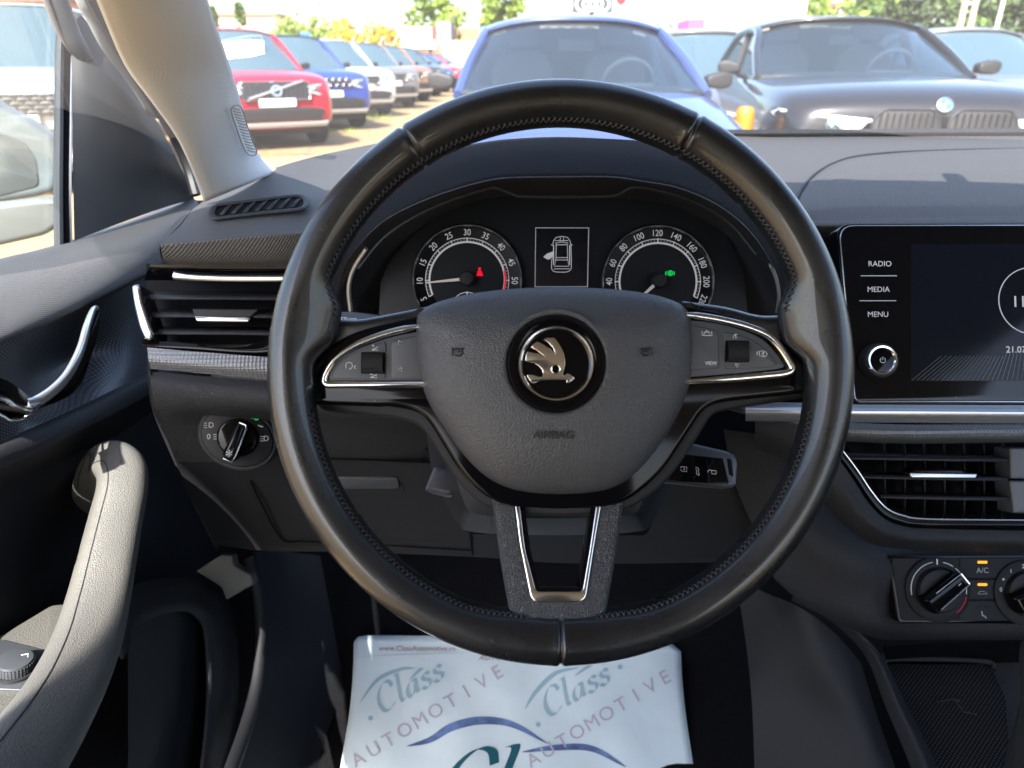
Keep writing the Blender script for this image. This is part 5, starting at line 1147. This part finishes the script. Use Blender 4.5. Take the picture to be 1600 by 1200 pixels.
    mb = MB(); mb.box((0, L*.5, zb-.02), W*.8, L*.8, .12); mb.build('underbody', cm['trim'], root, smooth=False)
    if see:
        mb = MB(); mb.box((0, (y0+y3)/2+.2, hz-.14), W*.8, y3-y0-.2, .05); mb.surf([[Vector((x, y0+.18+.1*abs(x), hz+.0)) for x in (-.65,-.3,0,.3,.65)], [Vector((x, y0+.45, hz+.03)) for x in (-.65,-.3,0,.3,.65)], [Vector((x, y0+.6, hz-.08)) for x in (-.65,-.3,0,.3,.65)]], 3, 3); mb.build('dashboard', cm['inside'], root)
        for s in (-1, 1):
            mb = MB(); c = Vector((s*.36, y0+1.45, hz-.05)); mb.prism(Pl(c, Vector((0,-1,.15))), rnd([(-.24,-.3),(.24,-.3),(.24,.18),(.15,.3),(-.15,.3),(-.24,.18)], .06), -.06, .06, .03, uv=True, backcap=True)
            mb.prism(Pl(c + Vector((0,.06,.42)), Vector((0,-1,.1))), rnd([(-.13,-.09),(.13,-.09),(.13,.09),(-.13,.09)], .05), -.04, .04, .02, uv=True, backcap=True); mb.build('seat', cm['seat'], root)
        mb = MB(); c = Vector((.36, y0+.72, hz+.02)); mb.tube([c + Vector((.18*cos(a), -.08*sin(a), .17*sin(a))) for a in [2*pi*j/24 for j in range(24)]], .016, closed=True, k=6); mb.tube([c + Vector((-.17,0,0)), c + Vector((.17,0,0))], .02, k=5); mb.build('steering_wheel', cm['seat'], root)
        mb = MB(); mb.box((0, y1-.06, zr-.17), .24, .03, .07); mb.build('rear_view_mirror', cm['trim'], root)
    # face
    if grille == 'kidney':
        for s in (-1, 1):
            mb = MB(); g = Pl(Vector((s*.21, -.05, fz-.17)), Vector((0,-1,.15))); mb.prism(g, rnd([(-.19,-.12),(.17,-.12),(.19,.03),(.15,.11),(-.14,.11),(-.19,.05)], .04), -.04, .02, .01, uv=True); gg = mb.build('grille', cm['trim'], root)
            mb = MB()
            for i in range(9): x = -.15 + i*.037; mb.box(g.P(x, 0, .025), .01, .02, .18)
            mb.tube([g.P(q.x, q.y, .022) for q in rnd([(-.19,-.12),(.17,-.12),(.19,.03),(.15,.11),(-.14,.11),(-.19,.05)], .04)], .007, closed=True, k=5)
            mb.build('grille_bars', mk('grille_metal', (.05,.05,.055), .35, metal=.5), gg, smooth=False)
    elif grille == 'honey':
        g = Pl(Vector((0, -.035, fz-.17)), Vector((0,-1,.06))); mb = MB(); mb.prism(g, rnd([(-.62,-.11),(.62,-.11),(.66,.08),(-.66,.08)], .02), -.04, .0, .005, uv=True); gg = mb.build('grille', cm['trim'], root)
        mb = MB()
        for r_ in range(5):
            for q in range(11):
                x = -.6 + q*.118 + (r_ % 2)*.059; z = -.085 + r_*.037
                if abs(x) < .6: mb.tube([g.P(x-.045, z, .004), g.P(x-.03, z+.012, .004), g.P(x+.03, z+.012, .004), g.P(x+.045, z, .004)], .0045, k=4)
        mb.build('grille_mesh', mk('mesh_metal', (.35,.35,.36), .4, metal=.6), gg)
    elif grille == 'slots':
        g = Pl(Vector((0, -.02, fz-.13)), Vector((0,-1,.05))); mb = MB()
        for i in range(7): x = (i-3)*.125; mb.prism(g, rnd([(x-.045,-.07),(x+.045,-.07),(x+.045,.06),(x-.045,.06)], .02), -.03, .02, .006, uv=True)
        gg = mb.build('grille', cm['trim'], root); mb = MB()
        for i in range(7): x = (i-3)*.125; mb.tube([g.P(x+.05*cos(a), -.005+.07*sin(a), .02) for a in [2*pi*j/12 for j in range(12)]], .007, closed=True, k=4)
        mb.build('grille_rings', M['satinchrome'], gg)
    else:
        gw, ghh = (.48, .12) if grille == 'bars' else (.40, .08)
        g = Pl(Vector((0, -.03, fz-.17)), Vector((0,-1,.08))); oo = rnd([(-gw,-ghh),(gw,-ghh),(gw*1.06,ghh*.6),(gw*.96,ghh),(-gw*.96,ghh),(-gw*1.06,ghh*.6)], .03)
        mb = MB(); mb.prism(g, oo, -.04, .0, .005, uv=True); gg = mb.build('grille', cm['trim'], root)
        mb = MB(); mb.tube([g.P(q.x, q.y, .003) for q in oo], .009, closed=True, k=5)
        if grille == 'bars':
            for i in range(13): x = (i-6)*gw/6.8; mb.box(g.P(x, -.01, .002), .008, .012, ghh*1.7)
        else:
            for i in range(3): mb.box(g.P(0, (i-1)*ghh*.55, .002), gw*1.9, .012, .008)
        mb.build('grille_bars', M['satinchrome'], gg, smooth=False)
    eb = MB(); g = Pl(Vector((0, -.045, fz-.17)), Vector((0,-1,.1)))
    if emblem == 'ringbar':
        eb.lathe(g, 0, 0, [(.075,.0),(.075,.02),(.055,.02),(.055,0)], 24); eb.tube([g.P(-.40,-.10,.0), g.P(.40,.13,.0)], .014, k=5); eb.build('emblem', M['chrome'], root)
    elif emblem == 'round':
        g = Pl(Vector((0, .015, fz-.045)), Vector((0,-1,.5))); eb.lathe(g, 0, 0, [(.047,.0),(.045,.03),(.04,.034),(.0001,.034)], 24); e1 = eb.build('emblem', M['chrome'], root)
        for q, c_ in enumerate(((.75,.78,.8),(.05,.25,.6),(.75,.78,.8),(.05,.25,.6))):
            if q % 2: 
                mb = MB(); mb.poly([g.P(0,0,.0355)] + [g.P(.036*cos(a), .036*sin(a), .0355) for a in [pi/2*(q+j/5) for j in range(6)]]); mb.build('emblem_quarter', mk('enamel_blue', c_, .2), e1)
    elif emblem == 'oval':
        eb.tube([g.P(.09*cos(a), .055*sin(a), .0) for a in [2*pi*j/20 for j in range(20)]], .009, closed=True, k=5); eb.tube([g.P(.035*cos(a), .05*sin(a), .0) for a in [2*pi*j/20 for j in range(20)]], .007, closed=True, k=5); eb.build('emblem', M['chrome'], root)
    # bumper bits
    mb = MB(); mb.prism(Pl(Vector((0,-.03,fz-.47)), Vector((0,-1,-.05))), rnd([(-.62,-.10),(.62,-.10),(.70,.04),(.5,.07),(-.5,.07),(-.70,.04)], .03), -.06, .02, .01, uv=True); mb.build('lower_intake', cm['trim'], root)
    if suv:
        mb = MB(); mb.prism(Pl(Vector((0,-.02,zb+.09)), Vector((0,-1,-.2))), rnd([(-.7,-.035),(.7,-.035),(.74,.03),(-.74,.03)], .02), -.06, .025, .012, uv=True); mb.build('skid_plate', cm['skid'], root)
    mb = MB(); mb.prism(Pl(Vector((0,-.06,fz-.33)), Vector((0,-1,0))), rnd([(-.26,-.055),(.26,-.055),(.26,.055),(-.26,.055)], .01), -.04, .0, .003, uv=True); mb.build('number_plate', cm['plate'], root)
    tag(root, label, cat_, group)
    root.location = loc; root.rotation_euler = (0, 0, yaw)
    return root
def gx_(px, D_): return (px - 800) / F * (D_ * cos(TH) + 0.15)      # lateral metres at distance D_
FW_front = 4.0
c1 = car('parked_car', 'blue hatchback parked nose-on right behind our windscreen, seats seen through its glass', (gx_(950,3.45), 3.45, 0), 0, (.035,.06,.18), W=1.72, L=4.2, H=1.47, hz=1.02, fz=.84, see=True, suv=False, hood_l=1.2, lean=.80, cat_='car')
c2 = car('parked_car', 'metallic grey-brown saloon with twin kidney grille and round badge, nose toward us on the right', (gx_(1467,4.45), 4.45, 0), radians(-7), (.03,.03,.033), W=1.88, L=4.8, H=1.53, hz=1.09, fz=1.0, see=True, suv=False, grille='kidney', emblem='round', hood_l=1.35, lean=.77, base=.83, roofcol='blackmirror', metal=.6)
c3 = car('parked_car', 'dark grey car half hidden between the blue hatchback and the saloon', (gx_(1145,6.8), 6.8, 0), radians(-6), (.09,.09,.1), W=1.8, L=4.3, H=1.5, hz=1.02, fz=.84, see=False, suv=False, grille='slim')
c4 = car('parked_car', 'silver-grey estate with horizontal chrome grille, behind the saloon at the right edge', (gx_(1640,7.6), 7.6, 0), radians(-8), (.12,.12,.13), W=1.82, L=4.4, H=1.55, hz=1.05, fz=.93, suv=False, grille='slim')
c5 = car('parked_car', 'grey car behind the saloon roof, pale pillar showing, second from the right edge', (gx_(1500,10.5), 10.5, 0), radians(-8), (.14,.14,.15), W=1.82, L=4.4, H=1.6, hz=1.05, fz=.9, suv=True, grille='slim')
c6 = car('parked_suv', 'white luxury off-roader with mesh grille and spaced bonnet letters, outside the side window', (gx_(5, 6.9), 6.9, 0), radians(24), (.5,.5,.49), W=1.95, L=4.8, H=1.76, hz=1.13, fz=1.02, grille='honey', roofcol=(.30,.40,.50), see=False, cat_='suv')
mb = MB(); g = Pl(Vector((0,.05,1.035)), Vector((0,-1,.5)))
for i, ch in enumerate('RANGE ROVER'):
    vs, fs, bb = glyphs(ch if ch != ' ' else '.', .01, 0); b = len(mb.v)
    if ch == ' ': continue
    cx = (i-5)*.105; mb.v += [g.P(cx + (x-(bb[0]+bb[1])/2)*.045, (y-.5)*.045, .012) for x, y in vs]; mb.f += [[b+q for q in f] for f in fs]
mb.build('bonnet_lettering', cm['trim'], c6, flipn=False)
# long row on the left
RG = 'cars parked in the long row'
row = [(430, 11.0, (.42,.012,.03), 'bars', 'ringbar', 'red off-roader with slatted grille and diagonal badge, first in the long row', True, None),
       (512, 14.0, (.02,.045,.24), 'slots', None, 'blue off-roader with slotted grille, parked between the red and the white one', True, (.02,.02,.03)),
       (566, 17.4, (.5,.5,.49), 'slim', 'oval', 'white off-roader with oval badge, third in the long row', True, None),
       (612, 20.6, (.12,.115,.125), 'slim', 'oval', 'grey car just past the white off-roader in the row', True, None),
       (641, 24.0, (.22,.11,.065), 'slim', None, 'copper brown car in the row, before the last dark ones', True, None),
       (664, 27.6, (.04,.04,.05), 'slim', None, 'charcoal car next to the copper brown one', True, None),
       (682, 31.5, (.02,.04,.18), 'slim', None, 'small dark blue car deep in the row, before the red one', False, None),
       (697, 35.8, (.4,.02,.03), 'slim', None, 'small red car seen just left of the blue hatchback roof', False, None),
       (709, 40.5, (.15,.16,.17), 'slim', None, 'pale grey car at the far end of the row', False, None)]
for px, D_, colr, gr, em_, lab, suv, rc in row:
    car('parked_suv' if suv else 'parked_car', lab, (gx_(px, D_), D_, 0), radians(33), colr, W=1.85, L=4.4, H=1.66 if suv else 1.52, hz=1.06, fz=.98 if suv else .88, grille=gr, emblem=em_, group=RG, suv=suv, cat_='suv' if suv else 'car', roofcol=rc)
# a red car in front of the row, left behind the pouch, and a brown car beyond the white one
car('parked_car', 'brown car behind the white off-roader, roof line visible by the window seal', (-6.9, 11.5, 0), radians(20), (.35,.12,.07), W=1.8, L=4.3, H=1.62, hz=1.02, fz=.88, suv=True, grille='slim')
# yellow bollard
bo = empty('yellow_bollard'); tag(bo, 'yellow post with pale foot between the dark car and the saloon', 'bollard')
bx, by = gx_(1163, 4.9), 4.9
mb = MB(); pl = Pl(Vector((bx, by, 0)), Vector((0,0,1)), Vector((1,0,0))); mb.lathe(pl, 0, 0, [(.06,.03),(.06,.88),(.056,.91),(.04,.93),(.0001,.935)], 24); mb.build('post', mk('yellow_paint', (.42,.17,.003), .45), bo)
mb = MB(); mb.lathe(pl, 0, 0, [(.16,.0),(.16,.03),(.075,.04)], 24); mb.build('foot', cm['skid'], bo)
mb = MB(); mb.lathe(pl, 0, 0, [(.077,.62),(.077,.74)], 24); mb.build('band', mk('white_band', (.7,.7,.66), .4), bo)
settle(bo, (bx, by, 0))
# --- foliage
def leafmat(n, c): 
    return mk(n, c, .7, var=.45, varscale=1.3)
def tree(label, x, y, h, rw, mat, trunk_h=.2, group='trees beyond the yard', nl=1400, shape='oval', leaf=.22, name='tree', z0=0):
    r = empty(name); tag(r, label, 'tree' if name != 'shrub' else 'shrub', group)
    mb = MB(); hgt = h*trunk_h
    mb.tube([Vector((0,0,0)), Vector((.05,0,hgt*.6)), Vector((0,.05,hgt*1.3)), Vector((.1,0,h*.7))], [rw*.10, rw*.08, rw*.06, rw*.02], k=7)
    for i in range(5):
        a = i*1.3; mb.tube([Vector((0,0,hgt*(1+.25*i))), Vector((rw*.5*cos(a), rw*.5*sin(a), hgt*(1.4+.4*i)))], [rw*.035, rw*.012], k=5)
    mb.build('trunk', cm['skid'], r)
    mb = MB(); rnd_ = random.Random(int(abs(x*31+y*7)))
    clumps = []
    for i in range(26):
        t = rnd_.random(); zz = hgt + (h-hgt)*t
        if shape == 'cone': rad = rw*(1-t)**.8
        elif shape == 'col': rad = rw*(.75+.25*sin(pi*t))*(1 if t < .85 else .6)
        else: rad = rw*sqrt(max(.05, 1-(2*t-1)**2))
        a = rnd_.uniform(0, 2*pi); q = rad*sqrt(rnd_.uniform(.1, .85)); clumps.append((Vector((q*cos(a), q*sin(a), zz)), rw*rnd_.uniform(.25,.48)))
    for i in range(nl):
        c, cr = clumps[rnd_.randrange(len(clumps))]
        d = Vector((rnd_.gauss(0,1), rnd_.gauss(0,1), rnd_.gauss(0,1))).normalized() * cr * rnd_.uniform(.5,1.05)
        p = c + d; s = leaf*rnd_.uniform(.6,1.3)
        u = Vector((rnd_.gauss(0,1), rnd_.gauss(0,1), rnd_.gauss(0,1))).normalized(); v = u.cross(Vector((rnd_.gauss(0,1), rnd_.gauss(0,1), rnd_.gauss(0,1)))).normalized()
        mb.poly([p - u*s, p + v*s*.5, p + u*s, p - v*s*.5])
    mb.build('crown', mat, r, smooth=False, flipn=False)
    r.location = (x, y, z0); return r
g1 = leafmat('leaf_bright', (.18,.26,.03)); g2 = leafmat('leaf_mid', (.09,.15,.03)); g3 = leafmat('leaf_yellow', (.45,.30,.01)); g4 = leafmat('leaf_dark', (.06,.09,.035))
def at(px, D_, zpx=None):
    r_ = ray(px, 95); return (r_.x/r_.y*D_, D_)
def hpx(y, D_): return 1.2 + (ray(800, y).z/ray(800, y).y)*D_
tree('broad green tree rising over the white billboard, left of the blue hatchback', *at(680,70), hpx(-12,70), 2.6, g1, .15, leaf=.35, shape='col')
tree('tall green tree touching the blue hatchback roof on the left', *at(782,66), hpx(-22,66), 1.9, g1, .15, leaf=.35, shape='col')
tree('tree at the left side of the white container, near the purple booth', *at(1128,60), hpx(-10,60), 1.2, g1, .15, leaf=.3, shape='cone', group=None)
tree('small pointed cypress above the red off-roader', *at(384,90), hpx(6,90), 1.1, g2, .1, shape='cone', leaf=.3)
tree('thin cypress right beside the pale pillar', *at(344,90), hpx(12,90), .8, g2, .1, shape='cone', leaf=.3)
for i, (px, top, mt, rw_) in enumerate(((455,42,g1,1.7),(492,34,g1,2.4),(520,44,g1,1.5),(548,42,g3,1.6),(580,44,g3,1.9),(603,50,g3,1.3))):
    nm = ('low green bush left in the group of bushes behind the row','largest round green bush behind the row of cars','small green bush next to the yellow ones behind the row','yellow flowering bush closest to the green ones','broad yellow flowering bush in the middle of the yellow ones','small yellow flowering bush beside the fence slats')[i]
    x, y = at(px, 52); tree(nm, x, y, hpx(top, 52), rw_, mt, .08, group='bushes behind the row', nl=900, name='shrub', leaf=.2)
for i, (px, top, mt, dd) in enumerate(((1275,4,g1,40),(1325,-6,g2,44),(1370,2,g1,48),(1425,-12,g4,40),(1470,-20,g2,42),(1520,-15,g1,44),(1570,-22,g4,40),(1625,-20,g2,42))):
    nm = ('bright small tree right of the white container','mid green tree next to the pale roofs on the right','light green tree with gaps, left of the twin concrete post','dark green tree behind the twin concrete post','leafy tree between the concrete post and the lamp pole','bright leafy tree directly behind the lamp pole','dark dense tree right of the lamp pole','green tree cut by the right picture edge')[i]
    x, y = at(px, dd); tree(nm, x, y, hpx(top, dd), 2.2, mt, .12, group='trees along the right side', nl=1500, leaf=.2)
# --- buildings and signs
def bld(name, label, px0, px1, top, D_, col, depth=8, cat_='building', windows=0, bottom=0, roof=None, wcol=(.12,.14,.16)):
    x0, _ = at(px0, D_); x1, _ = at(px1, D_); z = hpx(top, D_); r = empty(name); tag(r, label, cat_)
    mb = MB(); mb.box(((x0+x1)/2, D_+depth/2, (z+bottom)/2), x1-x0, depth, z-bottom); mb.build('walls', mk('wall_'+name, col, .85, var=.06, varscale=.6), r, smooth=False)
    if roof: mb = MB(); mb.box(((x0+x1)/2, D_+depth/2-.1, z+.15), x1-x0+.6, depth+.6, .3); mb.build('roof', mk('roof_'+name, roof, .8), r, smooth=False)
    fl = max(1, int(z/3)); wm = mk('pane_'+name, wcol, .2)
    for i in range(windows):
        for f_ in range(fl):
            zc = 1.6 + f_*3
            if zc < z-.7 and zc > bottom: 
                mb = MB(); mb.box((x0+(x1-x0)*(i+.5)/windows, D_-.02, zc), (x1-x0)/windows*.45, .1, 1.3); mb.build('window', wm, r, smooth=False)
    settle(r, ((x0+x1)/2, D_, 0)); return r
bld('apartment_block', 'pale pink apartment block far away above the red off-roader', 340, 440, 24, 130, (.62,.5,.42), windows=9, roof=(.35,.18,.12))
bld('apartment_block', 'low cream building behind the bushes of the long row', 440, 660, 40, 120, (.62,.5,.38), windows=12)
bld('warehouse', 'low grey shed behind the first cars of the row', 345, 432, 44, 60, (.42,.42,.38), depth=5, windows=4)
bld('warehouse', 'dark slatted hall left of the white billboard', 585, 626, 41, 58, (.16,.18,.22), depth=6, windows=8, wcol=(.3,.32,.36))
bld('kiosk', 'grey kiosk tight against the red edge of the billboard', 684, 706, 33, 57, (.24,.22,.25), depth=4, windows=1)
bld('warehouse', 'reddish brown hall left of the blue hatchback', 704, 790, 44, 75, (.36,.19,.12), depth=8, windows=5)
bld('apartment_block', 'distant sand coloured block above the dark ringed sign', 780, 1075, 26, 160, (.62,.52,.40), windows=14)
bld('booth', 'purple and pink advertising booth behind the blue hatchback roof', 1071, 1116, 30, 42, (.42,.10,.52), depth=3, cat_='booth', windows=2, wcol=(.75,.2,.7))
bld('container', 'large white container wall above the dark grey car', 1130, 1241, -22, 34, (.66,.63,.60), depth=4, cat_='container', windows=0)
bld('house', 'pale house with pink flowers between the trees on the right', 1298, 1400, 10, 60, (.62,.54,.5), depth=6, windows=4, roof=(.5,.3,.25))
bld('apartment_block', 'reddish block seen through the top of the side window', -120, 120, 2, 60, (.5,.26,.2), windows=10, roof=(.3,.15,.1))
bld('garden_wall', 'yellowish garden wall behind the white off-roader', -200, 140, 62, 24, (.5,.4,.22), depth=.3, cat_='wall')
bld('boundary_wall', 'long cream boundary wall at the end of the yard', 600, 1060, 64, 55, (.66,.58,.44), depth=.3, cat_='wall')
# billboard
x0, _ = at(624,54); x1, _ = at(682,54); bb = empty('billboard'); tag(bb, 'white rectangular billboard with a red right edge beyond the row', 'billboard')
mb = MB(); mb.box(((x0+x1)/2, 54, (hpx(42,54)+hpx(76,54))/2), x1-x0, .25, hpx(42,54)-hpx(76,54)); mb.build('panel', mk('billboard_panel',(.74,.68,.6),.7), bb, smooth=False)
mb = MB(); mb.box((x1-.12, 53.85, (hpx(42,54)+hpx(62,54))/2), .24, .1, (hpx(42,54)-hpx(62,54))); mb.build('red_edge', M['redprint'], bb, smooth=False)
mb = MB()
for xx in (x0+.4, x1-.4): mb.tube([Vector((xx,54.2,0)), Vector((xx,54.2,hpx(76,54)+.2))], .08, k=6)
mb.build('post', cm['trim'], bb)
mb = MB()
for px in (634, 672): xx, _ = at(px,54); mb.box((xx, 53.86, hpx(60,54)), .16, .04, .5)
mb.build('printed_figure', mk('print_grey',(.5,.42,.36),.8), bb, smooth=False); settle(bb, ((x0+x1)/2, 54, 0))
# dealer sign with four rings on a mast
dd = 38; sg = empty('dealer_sign'); tag(sg, 'dark mast sign with four interlocked pale rings above the blue hatchback', 'sign')
xa, _ = at(892,dd); xb, _ = at(952,dd); zt, zb_ = hpx(-16,dd), hpx(20,dd)
mb = MB(); mb.box(((xa+xb)/2, dd, (zt+zb_)/2), xb-xa, .3, zt-zb_); mb.build('sign_panel', mk('sign_dark',(.05,.06,.075),.4), sg, smooth=False)
xc, _ = at(868,dd); xd, _ = at(891,dd); mb = MB(); mb.box(((xc+xd)/2, dd+.3, (zt+zb_)/2), xd-xc, .3, zt-zb_+.1); mb.build('side_panel', mk('sign_grey',(.35,.36,.38),.5), sg, smooth=False)
mb = MB(); rr_ = (xb-xa)*.155; zc = hpx(7,dd)
for i in range(4):
    cx = xa + (xb-xa)*(.24 + i*.173); mb.tube([Vector((cx+rr_*cos(a), dd-.18, zc+rr_*sin(a))) for a in [2*pi*j/20 for j in range(20)]], .045, closed=True, k=5)
r2 = (xd-xc)*.22
for i in range(4):
    cx = xc + (xd-xc)*(.24 + i*.173); mb.tube([Vector((cx+r2*cos(a), dd+.1, zc+rr_*sin(a))) for a in [2*pi*j/16 for j in range(16)]], .03, closed=True, k=5)
mb.build('four_rings', mk('ring_pale',(.75,.75,.74),.35), sg)
mb = MB(); mb.tube([Vector(((xa+xb)/2, dd+.2, 0)), Vector(((xa+xb)/2, dd+.2, zb_))], .12, k=8); mb.build('mast', cm['trim'], sg); settle(sg, ((xa+xb)/2, dd+.2, 0))
# round red sign
rs = empty('traffic_sign'); tag(rs, 'round red traffic sign on a thin post above the hatchback roof', 'traffic sign'); xx, _ = at(965,36)
mb = MB(); mb.tube([Vector((xx,36,0)), Vector((xx,36,hpx(2,36)))], .04, k=6); mb.build('post', cm['trim'], rs)
mb = MB(); mb.disc(Pl(Vector((xx,35.95,hpx(-2,36))), Vector((0,-1,0))), 0, 0, .24, -.02, .02, .005); mb.build('sign_disc', mk('sign_red',(.6,.02,.03),.5), rs); settle(rs, (xx,36,0))
# blue square sign, posts
bs = empty('parking_sign'); tag(bs, 'small blue square sign on a post over the blue off-roader roof', 'traffic sign'); xx, _ = at(482,40)
mb = MB(); mb.tube([Vector((xx,40,0)), Vector((xx,40,hpx(54,40)))], .04, k=6); mb.build('post', cm['rim'], bs)
mb = MB(); mb.box((xx,39.95,hpx(57,40)), .5,.04,.34); mb.build('sign_plate', mk('sign_blue',(.03,.14,.6),.5), bs, smooth=False); settle(bs, (xx,40,0))
tp_ = empty('concrete_post'); tag(tp_, 'twin concrete power post among the trees on the right', 'post')
for px in (1487, 1503):
    xx, _ = at(px,30); mb = MB(); mb.tube([Vector((xx,30,0)), Vector((xx,30,7))], .10, k=6); mb.build('shaft', mk('post_concrete',(.5,.42,.34),.85), tp_)
mb = MB()
for i in range(8): mb.box(((at(1487,30)[0]+at(1503,30)[0])/2, 30, .6+i*.85), .34, .1, .1)
mb.build('crossbar', cm['skid'], tp_, smooth=False); settle(tp_, (at(1495,30)[0],30,0))
for px, dd_, lab in ((1544,28,'slim pale lamp pole among the trees at the right edge'),(1300,40,'slim lamp pole between the white container and the trees'),(1246,33,'thin brown pole touching the right side of the container')):
    lp_ = empty('lamp_pole'); tag(lp_, lab, 'lamp pole'); xx, _ = at(px,dd_)
    mb = MB(); mb.tube([Vector((xx,dd_,0)), Vector((xx,dd_,3.5)), Vector((xx,dd_,7))], [.07,.06,.045], k=8); mb.build('shaft', mk('pole_paint',(.6,.6,.56),.6), lp_)
    mb = MB(); mb.tube([Vector((xx,dd_,6.9)), Vector((xx+.5,dd_-.1,7.2)), Vector((xx+1,dd_-.2,7.2))], .04, k=6); mb.box((xx+1.2,dd_-.2,7.2), .5,.18,.08); mb.build('lamp_arm', cm['rim'], lp_); settle(lp_, (xx,dd_,0))
# fence behind the row
fn = empty('wire_fence'); tag(fn, 'pale leaning-post wire fence running behind the row of cars', 'fence')
for i in range(13):
    px = 350 + i*22; xx, _ = at(px,46); mb = MB(); mb.tube([Vector((xx,46,0)), Vector((xx,46,1.9)), Vector((xx+.35,46,2.5))], .045, k=5); mb.build('fence_post', mk('fence_paint',(.55,.47,.36),.8) if i == 0 else bpy.data.materials['fence_paint'], fn)
xa, _ = at(340,46); xb, _ = at(625,46); mb = MB()
for z in (.4,.9,1.4,1.9): mb.tube([Vector((xa,46,z)), Vector((xb,46,z))], .02, k=4)
mb.build('fence_wire', bpy.data.materials['fence_paint'], fn); settle(fn, ((xa+xb)/2,46,0))
# tufts of grass at the kerb of the row
mb = MB(); rr3 = random.Random(3)
for i in range(260):
    t = rr3.choice(((-3.9,10.4),(-4.3,10.9),(-3.3,13.6),(-3.0,17.2)))
    x = t[0] + rr3.gauss(0,.35); y = t[1] + rr3.gauss(0,.2); h = rr3.uniform(.04,.14); a = rr3.uniform(0, 6.28)
    mb.poly([Vector((x,y,0)), Vector((x+.02*cos(a),y+.02*sin(a),0)), Vector((x+.04*cos(a+1),y+.04*sin(a+1),h))])
gr = mb.build('grass', g1, smooth=False, flipn=False); gr['kind'] = 'stuff'
